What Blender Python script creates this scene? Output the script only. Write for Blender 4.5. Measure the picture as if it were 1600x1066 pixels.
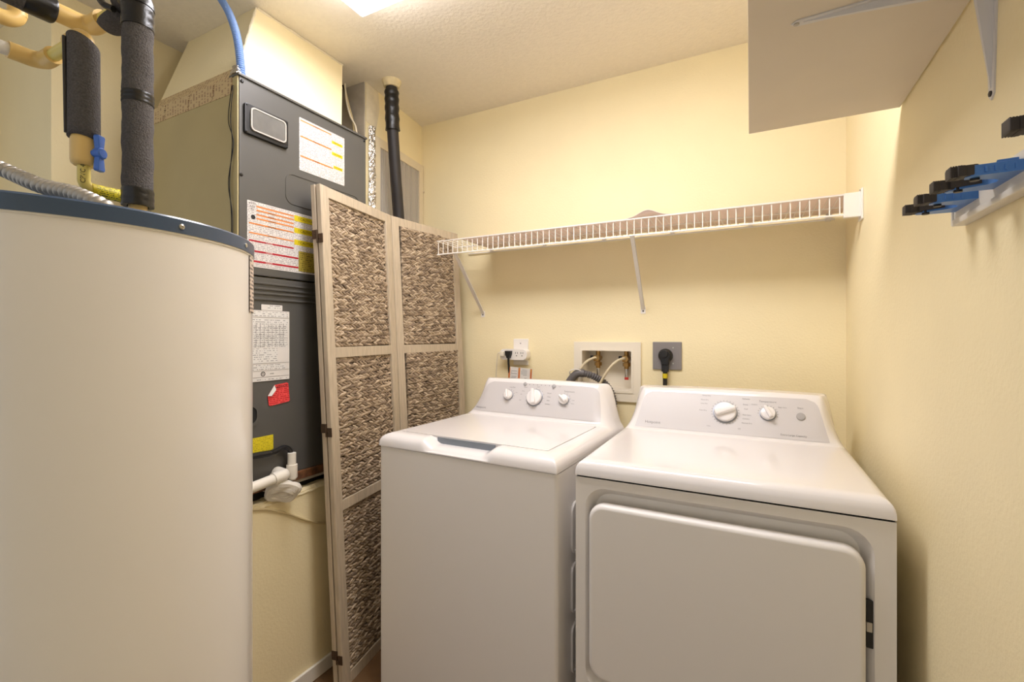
import bpy, bmesh, math, random
import numpy as np
from mathutils import Vector, Matrix
random.seed(7)
C = bpy.context.scene.collection
S = bpy.context.scene
PI = math.pi
for o in list(bpy.data.objects): bpy.data.objects.remove(o)

# ------------------------------------------------------------------ camera, world, exposure
cd = bpy.data.cameras.new('camera'); cam = bpy.data.objects.new('camera', cd); C.objects.link(cam)
cam.location = (0, 0, 1.256); cam.rotation_euler = (PI/2, 0, math.radians(27.3))
cd.sensor_width = 36; cd.lens = 722/1600*36; cd.shift_y = -9/1600; cd.clip_start = 0.02
S.camera = cam
vs = S.view_settings; vs.view_transform = 'Standard'; vs.look = 'None'; vs.gamma = 1; vs.use_curve_mapping = False
vs.exposure = 0.80
wd = bpy.data.worlds.new('world'); S.world = wd; wd.use_nodes = True
bg = wd.node_tree.nodes['Background']; bg.inputs[0].default_value = (0.96, 0.97, 1.0, 1); bg.inputs[1].default_value = 0.36
LAMP = 11.5

# ------------------------------------------------------------------ materials
def lin(c):
    return tuple(((x/255)/12.92 if x/255 <= .04045 else ((x/255+.055)/1.055)**2.4) for x in c)
def nn(nt, t, **k):
    n = nt.nodes.new(t)
    for a, b in k.items(): setattr(n, a, b)
    return n
def mat(name, rgb, rough=.5, metal=0, noise=0, nscale=20, bump=0, bscale=200, coat=0, bdist=.002, stretch=None, detail=3, spec=None):
    m = bpy.data.materials.new(name); m.use_nodes = True; nt = m.node_tree; b = nt.nodes['Principled BSDF']
    c = lin(rgb); b.inputs['Base Color'].default_value = (*c, 1)
    b.inputs['Roughness'].default_value = rough; b.inputs['Metallic'].default_value = metal
    if spec is not None: b.inputs['Specular IOR Level'].default_value = spec
    if coat: b.inputs['Coat Weight'].default_value = coat; b.inputs['Coat Roughness'].default_value = .08
    tc = nn(nt, 'ShaderNodeTexCoord'); src = tc.outputs['Object']
    if stretch:
        mp = nn(nt, 'ShaderNodeMapping'); mp.inputs['Scale'].default_value = stretch
        nt.links.new(src, mp.inputs['Vector']); src = mp.outputs['Vector']
    if noise:
        n = nn(nt, 'ShaderNodeTexNoise'); n.inputs['Scale'].default_value = nscale; n.inputs['Detail'].default_value = detail
        nt.links.new(src, n.inputs['Vector'])
        r = nn(nt, 'ShaderNodeValToRGB'); r.color_ramp.elements[0].position = .3; r.color_ramp.elements[1].position = .7
        r.color_ramp.elements[0].color = (*[max(0, x*(1-noise)) for x in c], 1)
        r.color_ramp.elements[1].color = (*[min(1, x*(1+noise)) for x in c], 1)
        nt.links.new(n.outputs['Fac'], r.inputs['Fac']); nt.links.new(r.outputs['Color'], b.inputs['Base Color'])
    if bump:
        n2 = nn(nt, 'ShaderNodeTexNoise'); n2.inputs['Scale'].default_value = bscale; n2.inputs['Detail'].default_value = 2
        nt.links.new(src, n2.inputs['Vector'])
        bp = nn(nt, 'ShaderNodeBump'); bp.inputs['Strength'].default_value = bump; bp.inputs['Distance'].default_value = bdist
        nt.links.new(n2.outputs['Fac'], bp.inputs['Height']); nt.links.new(bp.outputs['Normal'], b.inputs['Normal'])
    return m
def print_mat(name, paper, ink, axis='Z', pitch=.005, cross='Y', dens=.5, wscale=260, thick=.5):
    """paper carrying rows of small print"""
    m = mat(name, paper, .55); nt = m.node_tree; b = nt.nodes['Principled BSDF']
    tc = nn(nt, 'ShaderNodeTexCoord'); sp = nn(nt, 'ShaderNodeSeparateXYZ'); nt.links.new(tc.outputs['Object'], sp.inputs[0])
    def M(op, a, bb=None):
        n = nn(nt, 'ShaderNodeMath', operation=op)
        for i, v in ((0, a), (1, bb)):
            if v is None: continue
            if isinstance(v, (int, float)): n.inputs[i].default_value = v
            else: nt.links.new(v, n.inputs[i])
        return n.outputs[0]
    row = M('DIVIDE', sp.outputs[axis], pitch)
    fr = M('FRACT', row); fl = M('FLOOR', row)
    on = M('LESS_THAN', fr, thick)
    cb = nn(nt, 'ShaderNodeCombineXYZ'); nt.links.new(M('MULTIPLY', sp.outputs[cross], wscale), cb.inputs[0]); nt.links.new(M('MULTIPLY', fl, 7.31), cb.inputs[1])
    nz = nn(nt, 'ShaderNodeTexNoise'); nz.inputs['Scale'].default_value = 1; nz.inputs['Detail'].default_value = 1
    nt.links.new(cb.outputs[0], nz.inputs['Vector'])
    ink_f = M('MULTIPLY', on, M('LESS_THAN', nz.outputs['Fac'], dens))
    mx = nn(nt, 'ShaderNodeMix', data_type='RGBA'); mx.inputs['A'].default_value = (*lin(paper), 1); mx.inputs['B'].default_value = (*lin(ink), 1)
    nt.links.new(ink_f, mx.inputs['Factor']); nt.links.new(mx.outputs['Result'], b.inputs['Base Color'])
    return m
def emit(name, rgb, s):
    m = bpy.data.materials.new(name); m.use_nodes = True; nt = m.node_tree; nt.nodes.clear()
    e = nn(nt, 'ShaderNodeEmission'); e.inputs[0].default_value = (*rgb, 1); e.inputs[1].default_value = s
    o = nn(nt, 'ShaderNodeOutputMaterial'); nt.links.new(e.outputs[0], o.inputs[0]); return m

M = dict(
 wall=mat('yellow_orange_peel_paint', (246, 231, 188), .6, noise=.03, nscale=3, bump=.35, bscale=130, bdist=.0025),
 ceil=mat('knockdown_ceiling_paint', (240, 232, 216), .75, noise=.02, nscale=40, bump=.6, bscale=75, bdist=.004),
 grey_board=mat('bare_grey_drywall', (168, 160, 146), .8, noise=.15, nscale=14, bump=.3, bscale=60),
 spackle=mat('spackle', (226, 214, 186), .7, noise=.08, nscale=25, bump=.3, bscale=60),
 plaster=mat('rough_plaster', (228, 212, 170), .8, noise=.12, nscale=30, bump=.8, bscale=60, bdist=.004),
 tile=mat('brown_tile', (112, 84, 56), .35, noise=.2, nscale=8), grout=mat('grout', (70, 54, 40), .8),
 white_trim=mat('white_trim', (236, 230, 218), .4),
 enamel=mat('white_enamel', (236, 231, 228), .16, coat=.35),
 enamel_body=mat('white_enamel_body', (233, 228, 222), .32),
 panel_grey=mat('console_grey', (206, 201, 199), .35), ring=mat('knob_ring_grey', (150, 152, 158), .3, metal=.4),
 print_grey=mat('grey_print', (128, 124, 122), .5), dark=mat('dark_gap', (22, 21, 20), .7),
 lid_under=mat('lid_underside_grey', (128, 134, 142), .35), btn=mat('grey_button', (168, 164, 162), .35),
 ahu=mat('slate_grey_painted_metal', (86, 84, 80), .42, noise=.04, nscale=5), ahu_side=mat('galvanized_with_yellow_reflection', (186, 170, 122), .5, noise=.06, nscale=4),  # cabinet side: yellow reflection on galvanized metal put into the base colour
 black_pl=mat('black_plastic', (24, 23, 23), .4), window=mat('smoked_window', (108, 106, 102), .25, noise=.12, nscale=20),
 paper=print_mat('white_label_print', (216, 210, 204), (158, 152, 150), pitch=.0055, dens=.52),
 paper2=print_mat('data_plate_print', (226, 223, 218), (158, 155, 152), pitch=.0068, dens=.5, wscale=150, thick=.4),
 plainpaper=mat('plain_white_label', (224, 219, 213), .5),
 orange=mat('orange_print', (214, 130, 62), .5), redbar=mat('red_print', (176, 26, 44), .5), yellow=mat('yellow_print', (214, 192, 22), .5),
 yellow_l=print_mat('yellow_label_print', (226, 208, 36), (190, 172, 26), pitch=.006, dens=.5),
 olive=print_mat('olive_label_print', (176, 156, 60), (110, 98, 40), pitch=.007, dens=.5),
 red_l=print_mat('red_label_print', (238, 78, 78), (196, 30, 34), pitch=.0065, dens=.55, wscale=160), blackprint=mat('black_print', (20, 18, 18), .6),
 tape=print_mat('printed_foil_tape', (208, 184, 138), (172, 140, 106), axis='X', pitch=.016, cross='Z', dens=.5, wscale=120, thick=.5),
 foil=mat('crinkled_foil', (214, 210, 205), .22, metal=.9, bump=1, bscale=90, bdist=.008),
 rust=mat('rusted_metal', (112, 72, 42), .8, noise=.6, nscale=35, bump=.6, bscale=80),
 foam=mat('grey_pipe_foam', (92, 88, 86), .95, noise=.22, nscale=330, bump=1, bscale=330, bdist=.003, spec=.2),
 tape_b=mat('black_vinyl_tape', (28, 26, 25), .3, bump=.3, bscale=80, bdist=.003), foam_b=mat('black_rubber_foam', (44, 40, 39), .55),
 cpvc=mat('cream_pipe', (232, 196, 120), .35), cpvc_y=mat('pale_yellow_pipe', (232, 212, 116), .35), pvc=mat('white_pipe', (236, 230, 218), .35, noise=.04, nscale=20),
 navy=mat('navy_blue_metal', (62, 82, 108), .28, coat=.3), heater=mat('heater_white_enamel', (241, 236, 229), .2, coat=.4),
 blue_h=mat('blue_handle', (70, 118, 210), .35), steel=mat('zinc_steel', (186, 180, 170), .4, metal=.6), screw=mat('screw_steel', (196, 192, 182), .3, metal=.8),
 ytag=print_mat('yellow_tag', (236, 218, 40), (120, 110, 20), axis='Z', pitch=.0035, cross='Y', dens=.52, wscale=420),
 wood=mat('whitewashed_wood', (192, 176, 152), .65, noise=.12, nscale=22, stretch=(6, 6, .6), bump=.15, bscale=120),
 bronze=mat('bronze_hinge', (84, 66, 50), .45, metal=.6),
 wire=mat('white_wire_coating', (246, 240, 232), .35), liner=mat('shelf_liner', (214, 200, 190), .6), bracket=mat('bracket_white', (246, 240, 232), .5),
 board=mat('white_melamine', (222, 210, 190), .5, noise=.02, nscale=6), bracket_g=mat('bracket_grey_white', (220, 217, 214), .38),
 blue_p=mat('blue_plastic', (76, 130, 202), .38), rubber=mat('black_rubber', (58, 52, 48), .65), alu=mat('white_aluminium_rail', (226, 220, 208), .35),
 plastic=mat('white_plastic', (242, 236, 228), .35), almond=mat('white_box_plastic', (238, 228, 208), .4), socket=mat('outlet_slot', (60, 54, 50), .6),
 brass=mat('brass', (176, 140, 84), .3, metal=.9), chrome=mat('chrome', (210, 208, 205), .15, metal=1), hose=mat('beige_braided_hose', (214, 200, 168), .5, bump=.6, bscale=700),
 drain=mat('grey_corrugated_hose', (104, 100, 100), .45), grey_plate=mat('grey_cover_plate', (136, 130, 128), .4), cordw=mat('white_cord', (236, 226, 204), .5),
 conduit=mat('blue_conduit', (118, 150, 204), .35), beige_cord=mat('beige_cord', (216, 198, 152), .6), wrap=mat('white_wrap', (226, 220, 208), .6, bump=.5, bscale=60, bdist=.004),
 grille=mat('grille_cream', (228, 214, 184), .5), slat=mat('grille_grey', (190, 182, 172), .45),
 redp=mat('red_collar', (206, 66, 56), .5), orange_p=mat('orange_tag', (206, 136, 56), .5),
 lampframe=mat('lamp_frame', (240, 236, 228), .4), lamp=emit('lamp_diffuser', (1.0, .97, 1.01), LAMP))
def translucent(name, rgb, k):
    m = mat(name, rgb, .5); nt = m.node_tree; b = nt.nodes['Principled BSDF']; t = nn(nt, 'ShaderNodeBsdfTranslucent'); t.inputs[0].default_value = (*lin(rgb), 1)
    x = nn(nt, 'ShaderNodeMixShader'); x.inputs[0].default_value = k; nt.links.new(b.outputs[0], x.inputs[1]); nt.links.new(t.outputs[0], x.inputs[2])
    nt.links.new(x.outputs[0], nt.nodes['Material Output'].inputs[0]); return m
M['liner'] = translucent('thin_plastic_liner', (238, 224, 216), .45)
# seagrass: each strand its own tone
def seagrass():
    m = mat('seagrass', (170, 146, 118), .75); nt = m.node_tree; b = nt.nodes['Principled BSDF']
    g = nn(nt, 'ShaderNodeNewGeometry'); r = nn(nt, 'ShaderNodeValToRGB')
    e = r.color_ramp.elements; e[0].color = (*lin((122, 104, 86)), 1); e[1].color = (*lin((202, 182, 156)), 1)
    n = e.new(.5); n.color = (*lin((162, 142, 118)), 1)
    nt.links.new(g.outputs['Random Per Island'], r.inputs['Fac']); nt.links.new(r.outputs['Color'], b.inputs['Base Color'])
    tc = nn(nt, 'ShaderNodeTexCoord'); nz = nn(nt, 'ShaderNodeTexNoise'); nz.inputs['Scale'].default_value = 420
    nt.links.new(tc.outputs['Object'], nz.inputs['Vector']); bp = nn(nt, 'ShaderNodeBump'); bp.inputs['Strength'].default_value = .4; bp.inputs['Distance'].default_value = .002
    nt.links.new(nz.outputs['Fac'], bp.inputs['Height']); nt.links.new(bp.outputs['Normal'], b.inputs['Normal']); return m
M['seagrass'] = seagrass(); M['weave_back'] = mat('weave_backing', (62, 50, 40), .9)

# ------------------------------------------------------------------ mesh helpers
WM = {}
class Fr:
    """frame: (a,b,c) -> o + a*u + b*v + c*n"""
    def __init__(s, o, u, v, n=None):
        s.o = Vector(o); s.u = Vector(u).normalized(); s.v = Vector(v).normalized(); s.n = Vector(n).normalized() if n else s.u.cross(s.v)
    def __call__(s, a, b, c=0): return s.o + s.u*a + s.v*b + s.n*c
    def at(s, a, b, c=0): return Fr(s(a, b, c), s.u, s.v, s.n)
    def rot(s, ang): return Fr(s.o, s.u*math.cos(ang)+s.v*math.sin(ang), s.v*math.cos(ang)-s.u*math.sin(ang), s.n)
WORLD = Fr((0, 0, 0), (1, 0, 0), (0, 1, 0))
def rrect(x0, y0, x1, y1, r, n=5):
    out = []
    for cx, cy, a in ((x1-r, y1-r, 0), (x0+r, y1-r, 90), (x0+r, y0+r, 180), (x1-r, y0+r, 270)):
        for i in range(n+1):
            t = math.radians(a+90*i/n); out.append((cx+r*math.cos(t), cy+r*math.sin(t)))
    return out
def circle(r, n=24, cx=0, cy=0): return [(cx+r*math.cos(2*PI*i/n), cy+r*math.sin(2*PI*i/n)) for i in range(n)]
class MB:
    def __init__(s): s.v = []; s.f = []
    def add(s, vs, fs):
        k = len(s.v); s.v += [tuple(x) for x in vs]; s.f += [tuple(i+k for i in f) for f in fs]; return s
    def bm(s, bm, fr=None):
        bm.verts.index_update(); s.add([(fr(*v.co) if fr else v.co) for v in bm.verts], [[v.index for v in f.verts] for f in bm.faces]); bm.free(); return s
    def box(s, a, b, bev=0, fr=None, seg=2):
        bm = bmesh.new(); bmesh.ops.create_cube(bm, size=1)
        for v in bm.verts: v.co = Vector([(a[i]+b[i])/2 + v.co[i]*(b[i]-a[i]) for i in range(3)])
        if bev: bmesh.ops.bevel(bm, geom=bm.edges[:], offset=bev, segments=seg, affect='EDGES', profile=.5)
        return s.bm(bm, fr)
    def prism(s, poly, c0, c1, fr=WORLD, bev=0, seg=2):
        bm = bmesh.new(); n = len(poly)
        lo = [bm.verts.new((x, y, c0)) for x, y in poly]; hi = [bm.verts.new((x, y, c1)) for x, y in poly]
        ft = bm.faces.new(hi); bm.faces.new(lo[::-1])
        for i in range(n): bm.faces.new((lo[i], lo[(i+1) % n], hi[(i+1) % n], hi[i]))
        if bev: bmesh.ops.bevel(bm, geom=list(ft.edges), offset=bev, segments=seg, affect='EDGES', profile=.5)
        bmesh.ops.recalc_face_normals(bm, faces=bm.faces[:])
        return s.bm(bm, fr)
    def slab(s, x0, y0, x1, y1, r, c0, c1, bev, fr, n=8, seg=5):
        L = [(0, c0)]+[(bev*(1-math.cos(i*PI/2/seg)), c1-bev+bev*math.sin(i*PI/2/seg)) for i in range(seg+1)]; V = []
        for ins, c in L: V += [fr(*p, c) for p in rrect(x0+ins, y0+ins, x1-ins, y1-ins, max(r-ins, .001), n)]
        m = 4*(n+1); F = [(k*m+i, k*m+(i+1) % m, (k+1)*m+(i+1) % m, (k+1)*m+i) for k in range(len(L)-1) for i in range(m)]
        F += [tuple(range(m))[::-1], tuple((len(L)-1)*m+i for i in range(m))]; return s.add(V, F)
    def ring(s, outer, inner, c0, c1, fr=WORLD):
        n = len(outer); vs = [fr(*p, c) for c in (c0, c1) for P in (outer, inner) for p in P]; fs = []
        o0, i0, o1, i1 = 0, n, 2*n, 3*n
        for k in range(n):
            j = (k+1) % n
            fs += [(o1+k, o1+j, i1+j, i1+k), (o0+j, o0+k, i0+k, i0+j), (o0+k, o0+j, o1+j, o1+k), (i0+j, i0+k, i1+k, i1+j)]
        return s.add(vs, fs)
    def tube(s, pts, r, seg=14, cap=True, closed=False):
        P = [Vector(p) for p in pts]; n = len(P); R = r if hasattr(r, '__len__') else [r]*n
        T = []
        for i in range(n):
            a = P[(i-1) % n] if (closed or i > 0) else P[0]; b = P[(i+1) % n] if (closed or i < n-1) else P[-1]
            t = (b-a); T.append(t.normalized() if t.length > 1e-9 else (T[-1] if T else Vector((0, 0, 1))))
        ref = Vector((0, 0, 1)) if abs(T[0].z) < .9 else Vector((1, 0, 0))
        u = T[0].cross(ref).normalized(); vs = []
        for i in range(n):
            u = (u - T[i]*u.dot(T[i])).normalized(); w = T[i].cross(u)
            for k in range(seg):
                a = 2*PI*k/seg; vs.append(P[i] + (u*math.cos(a)+w*math.sin(a))*R[i])
        fs = []
        for i in range(n if closed else n-1):
            j = (i+1) % n
            for k in range(seg):
                l = (k+1) % seg; fs.append((i*seg+k, i*seg+l, j*seg+l, j*seg+k))
        if cap and not closed: fs += [tuple(range(seg))[::-1], tuple((n-1)*seg+k for k in range(seg))]
        return s.add(vs, fs)
    def lathe(s, prof, fr, seg=28):
        """prof [(r,h)] round fr.n"""
        vs = []; fs = []; n = len(prof)
        for r, h in prof:
            for k in range(seg):
                a = 2*PI*k/seg; vs.append(fr(r*math.cos(a), r*math.sin(a), h))
        for i in range(n-1):
            for k in range(seg):
                l = (k+1) % seg; fs.append((i*seg+k, i*seg+l, (i+1)*seg+l, (i+1)*seg+k))
        fs += [tuple(range(seg))[::-1], tuple((n-1)*seg+k for k in range(seg))]
        return s.add(vs, fs)
    def grid(s, fn, us, vs_, flip=False):
        nu, nv = len(us), len(vs_); V = [fn(u, v) for v in vs_ for u in us]; fs = []
        for j in range(nv-1):
            for i in range(nu-1):
                a = j*nu+i; q = (a, a+1, a+nu+1, a+nu); fs.append(q[::-1] if flip else q)
        return s.add(V, fs)
    def text(s, t, size, fr, align='CENTER', ext=.0003, wrap=None):
        cu = bpy.data.curves.new('t', 'FONT'); cu.body = t; cu.size = size; cu.align_x = align; cu.align_y = 'CENTER'; cu.extrude = ext; cu.resolution_u = 2
        ob = bpy.data.objects.new('t', cu); C.objects.link(ob)
        dg = bpy.context.evaluated_depsgraph_get(); me = bpy.data.meshes.new_from_object(ob.evaluated_get(dg))
        s.add([(wrap(*v.co) if wrap else fr(*v.co)) for v in me.vertices], [tuple(p.vertices) for p in me.polygons])
        bpy.data.meshes.remove(me); bpy.data.objects.remove(ob); bpy.data.curves.remove(cu); return s
    def build(s, name, m, parent=None, label=None, kind=None, cat=None, group=None, ang=38, smooth=True, origin=None):
        me = bpy.data.meshes.new(name)
        P = [Vector(v) for v in s.v]
        if parent: inv = WM[parent].inverted(); mw = WM[parent]; P = [inv @ p for p in P]
        else:
            lo = [min(p[i] for p in P) for i in range(3)]; hi = [max(p[i] for p in P) for i in range(3)]
            org = Vector(origin) if origin else Vector(((lo[0]+hi[0])/2, (lo[1]+hi[1])/2, lo[2])); P = [p-org for p in P]; mw = Matrix.Translation(org)
        me.from_pydata(P, [], s.f); me.update()
        if smooth:
            me.polygons.foreach_set('use_smooth', [True]*len(me.polygons)); me.set_sharp_from_angle(angle=math.radians(ang))
        me.materials.append(M[m] if isinstance(m, str) else m)
        o = bpy.data.objects.new(name, me); C.objects.link(o)
        if smooth and len(s.f) < 4000:
            wn = o.modifiers.new('weighted_normal', 'WEIGHTED_NORMAL'); wn.keep_sharp = True; wn.weight = 80
        if parent: o.parent = parent
        else: o.location = mw.translation
        WM[o] = mw
        return tag(o, label, cat, group, kind)
def tag(o, label=None, cat=None, group=None, kind=None):
    for k, v in (('label', label), ('category', cat), ('group', group), ('kind', kind)):
        if v: o[k] = v
    return o
def thing(name, loc, label, cat, rz=0, group=None):
    o = bpy.data.objects.new(name, None); C.objects.link(o); o.empty_display_size = .05
    o.location = loc; o.rotation_euler = (0, 0, rz); WM[o] = Matrix.Translation(loc) @ Matrix.Rotation(rz, 4, 'Z')
    return tag(o, label, cat, group)
def share(o, parent, dw):
    """another child sharing o's mesh, moved by a world-aligned offset in the parent's own axes"""
    c = o.copy(); C.objects.link(c); c.parent = parent; c.location = Vector(o.location)+Vector(dw); WM[c] = WM[parent]; return c
def arc(c, a, b, r, t0, t1, n=8):
    c = Vector(c); a = Vector(a); b = Vector(b)
    return [c + a*(r*math.cos(t0+(t1-t0)*i/n)) + b*(r*math.sin(t0+(t1-t0)*i/n)) for i in range(n+1)]
def bez(p0, p1, p2, p3, n=24):
    p0, p1, p2, p3 = map(Vector, (p0, p1, p2, p3)); return [p0*(1-t)**3+p1*3*t*(1-t)**2+p2*3*t*t*(1-t)+p3*t**3 for t in [i/n for i in range(n+1)]]
def spline(pts, n=10):
    P = [Vector(p) for p in pts]; P = [P[0]*2-P[1]]+P+[P[-1]*2-P[-2]]; out = []
    for i in range(1, len(P)-2):
        a, b, c, d = P[i-1:i+3]
        for k in range(n):
            t = k/n; out.append(.5*((2*b)+(c-a)*t+(2*a-5*b+4*c-d)*t*t+(3*b-a-3*c+d)*t**3))
    return out+[P[-2]]
def resample(pts, step):
    P = [Vector(p) for p in pts]; L = [0]
    for a, b in zip(P, P[1:]): L.append(L[-1]+(b-a).length)
    n = max(2, int(L[-1]/step)); out = []; j = 0
    for i in range(n+1):
        t = L[-1]*i/n
        while j < len(P)-2 and L[j+1] < t: j += 1
        d = L[j+1]-L[j] or 1; out.append(P[j].lerp(P[j+1], (t-L[j])/d))
    return out
def corrugated(pts, r0, r1, pitch, seg=14):
    P = resample(pts, pitch/6); return MB().tube(P, [r0+(r1-r0)*math.sqrt(.5-.5*math.cos(i*PI/3)) for i in range(len(P))], seg)

# ------------------------------------------------------------------ the setting
XR, YB, ZC = .316, 2.10, 2.442
fl = MB().box((-2.8, -1.3, -.1), (XR+.1, YB+.1, -.003)).build('floor', 'grout', kind='structure')
t0 = None
for i in range(9):
    for j in range(10):
        x0 = -2.66+i*.335; y0 = -1.28+j*.335
        if x0 > XR: continue
        if t0 is None:
            t0 = MB().box((x0, y0, -.003), (x0+.331, y0+.331, 0), .0012, seg=1).build('tile', 'tile', fl)
        else: share(t0, fl, (i*.335, j*.335, 0))
MB().box((-2.8, -1.3, ZC), (XR+.1, YB+.1, ZC+.1)).build('ceiling', 'ceil', kind='structure')
hx0, hx1, hz0, hz1 = -.706, -.476, 1.004, 1.184       # opening for the valve box
wb = MB()
wb.box((-2.3, YB, 0), (hx0, YB+.12, ZC)); wb.box((hx1, YB, 0), (XR+.1, YB+.12, ZC)); wb.box((hx0, YB, 0), (hx1, YB+.12, hz0)); wb.box((hx0, YB, hz1), (hx1, YB+.12, ZC))
wb.build('wall_back', 'wall', kind='structure')
MB().box((XR, -1.3, 0), (XR+.1, YB, ZC)).build('wall_right', 'wall', kind='structure')
LA, LB = Vector((-1.60, 1.61, 0)), Vector((-1.661, 2.10, 0))
wl = MB().prism([(-1.60, 1.61), (-1.661, 2.10), (-2.2, 2.10), (-2.2, 1.61)], 0, ZC).build('wall_left', 'wall', kind='structure')
MB().box((-2.2, 1.603, .7), (-1.606, 1.61, ZC)).build('bare_board', 'grey_board', wl, label='bare grey drywall end')
FL = Fr((-1.60, 1.61, 0), LB-LA, (0, 0, 1))           # left wall: a along it, b up, n into the room
MB().prism([(.0, 2.26), (.0, 2.44), (.09, 2.44), (.10, 2.36), (.075, 2.25)], 0, .002, FL).build('spackle_patch', 'spackle', wl, label='pale spackle patch')
MB().box((-2.3, .80, 0), (-2.12, 1.61, ZC)).build('wall_closet', 'wall', kind='structure')
MB().box((-2.8, .68, 0), (-2.12, .80, ZC)).build('wall_far_left', 'wall', kind='structure')
MB().box((-2.8, .30, 0), (-2.7, .68, ZC)).build('wall_outer_left', 'wall', kind='structure')
pf = MB(); pf.box((-2.12, .80, 0), (-1.42, 1.61, .700)); pf = pf.build('wall_platform', 'wall', kind='structure')
e = MB(); n = 40; random.seed(3)                        # rough plastered edge along the platform top
e.grid(lambda u, v: Vector((-1.50+.083*v+.004*random.random()*(v > .5), .80+.80*u, .700+.007*random.random()+.004*(v < .9)-.012*(v > .95))), [i/n for i in range(n+1)], [0, .3, .6, .85, 1])
e.build('plaster_edge', 'plaster', pf, label='rough plaster edge', smooth=False)
MB().box((-1.42, .80, 0), (-1.408, 1.61, .052), .003).build('baseboard_left', 'white_trim', kind='structure')
MB().box((-1.63, YB-.012, 0), (XR, YB, .084), .003).build('baseboard_back', 'white_trim', kind='structure')
MB().box((XR-.012, -1.2, 0), (XR, YB-.012, .084), .003).build('baseboard_right', 'white_trim', kind='structure')

# ceiling lamp
lp = thing('ceiling_light', (-.61, 1.05, ZC), 'rectangular white fluorescent light glowing on the ceiling', 'ceiling light')
MB().box((-1.235, .885, ZC-.035), (.015, 1.225, ZC), .004).build('lamp_housing', 'lampframe', lp)
MB().box((-1.225, .895, ZC-.062), (.005, 1.215, ZC-.034), .012, seg=3).build('diffuser', 'lamp', lp, label='glowing white diffuser')

# ------------------------------------------------------------------ appliance tops (height fields)
def ss(t): t = max(0, min(1, t)); return t*t*(3-2*t)
def ramp(t, k=.16):
    """straight ramp 0..1 with rounded ends"""
    if t <= 0: return 0
    if t >= 1: return 1
    m = 1/(1-k)
    if t < k: return m*t*t/(2*k)
    if t > 1-k: return 1-m*(1-t)**2/(2*k)
    return m*(t-k/2)
def quarter(t): t = max(0, min(1, t)); return max(0, 1-(1-t)**2.5)**.4
class Top:
    def __init__(s, fr, w, d, zs, zt, yc0, yc1, zc, wt, wb, fround, sround):
        s.fr = fr; s.w = w; s.d = d; s.zs = zs; s.zt = zt; s.yc0 = yc0; s.yc1 = yc1; s.zc = zc; s.wt = wt; s.wb = wb; s.fr_ = fround; s.sr = sround; s.dip = None; s.wing = 0
    def h(s, x, y):
        cx = s.w/2; e = min(x, s.w-x)
        base = s.zs + (s.zt-s.zs)*min(quarter(y/s.fr_), quarter(e/s.sr), 1)
        if s.dip: base = max(base-s.dip(x, y), s.zs+min(y*.4, .006))
        t = (y-s.yc0)/(s.yc1-s.yc0)
        if t <= 0: return base
        ax = abs(x-cx); g = ramp((y-s.yc1+.02)/.07)*s.wing; k = (ax-s.wt-g)/(s.wb-s.wt-g*1.2)
        W = 1 if k <= 0 else (0 if k >= 1 else (1-ramp(k, .33)))
        arch = .006*(1-(ax/s.wb)**2)
        back = 1-.25*max(0, (y-(s.d-.03))/.03)**2
        return base + (s.zc-s.zt+arch)*ramp(t)*W*back
    def P(s, x, y, off=0):
        if not off: return s.fr(x, y, s.h(x, y))
        d = .002; n = Vector((-(s.h(x+d, y)-s.h(x-d, y))/(2*d), -(s.h(x, y+d)-s.h(x, y-d))/(2*d), 1)).normalized()
        return s.fr(x+n.x*off, y+n.y*off, s.h(x, y)+n.z*off)
    def face(s, x, z, off=0):
        """frame lying on the console face at local x and height z"""
        lo, hi = s.yc0, s.yc1; 
        for _ in range(30):
            m = (lo+hi)/2
            if s.h(x, m) < z: lo = m
            else: hi = m
        y = lo; d = .004
        v = Vector((0, 2*d, s.h(x, y+d)-s.h(x, y-d))).normalized()
        O = s.fr(x, y, s.h(x, y)); U = s.fr.u; V = s.fr.v*v.y + s.fr.n*v.z
        f = Fr(O, U, V); return f.at(0, 0, off)
    def mesh(s, nx=96, ny=110, extra_x=(), extra_y=()):
        xs = sorted(set([s.w*(i/nx) for i in range(nx+1)]+[s.sr*(1-math.cos(i*PI/16)) for i in range(9)]+[s.w-s.sr*(1-math.cos(i*PI/16)) for i in range(9)]+list(extra_x)))
        ys = sorted(set([s.d*(i/ny) for i in range(ny+1)]+[s.fr_*(1-math.cos(i*PI/16)) for i in range(9)]+list(extra_y)))
        mb = MB().grid(lambda x, y: s.P(x, y), xs, ys)
        zb = s.zs-.0
        n = len(xs)
        # skirt and underside
        rim = [(x, 0) for x in xs]+[(s.w, y) for y in ys[1:]]+[(x, s.d) for x in xs[::-1][1:]]+[(0, y) for y in ys[::-1][1:-1]]
        lo = [s.fr(x, y, zb-.004) for x, y in rim]; hi = [s.P(x, y) for x, y in rim]; k = len(rim)
        mb.add(lo+hi, [(i, (i+1) % k, k+(i+1) % k, k+i) for i in range(k)]+[tuple(range(k))[::-1]])
        return mb
def console_parts(T, root, x0b, x1b, x0t, x1t, zb, zt):
    def fn(a, b):
        z = zb+(zt-zb)*b; xl = x0b+(x0t-x0b)*b; xr = x1b+(x1t-x1b)*b; x = xl+(xr-xl)*a
        f = T.face(x, z, .0012); return f.o
    # rounded upper corners: squeeze the side edges in near the top
    def fn2(a, b):
        r = .10; s = max(0, (b-(1-r*2.2))/(r*2.2)); ins = .05*(1-math.sqrt(max(0, 1-s*s)))
        return fn(ins+(1-2*ins)*a, b)
    mb = MB().grid(fn2, [i/40 for i in range(41)], [i/14 for i in range(15)])
    return mb.build('console_panel', 'panel_grey', root, label='light grey control panel')
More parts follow.
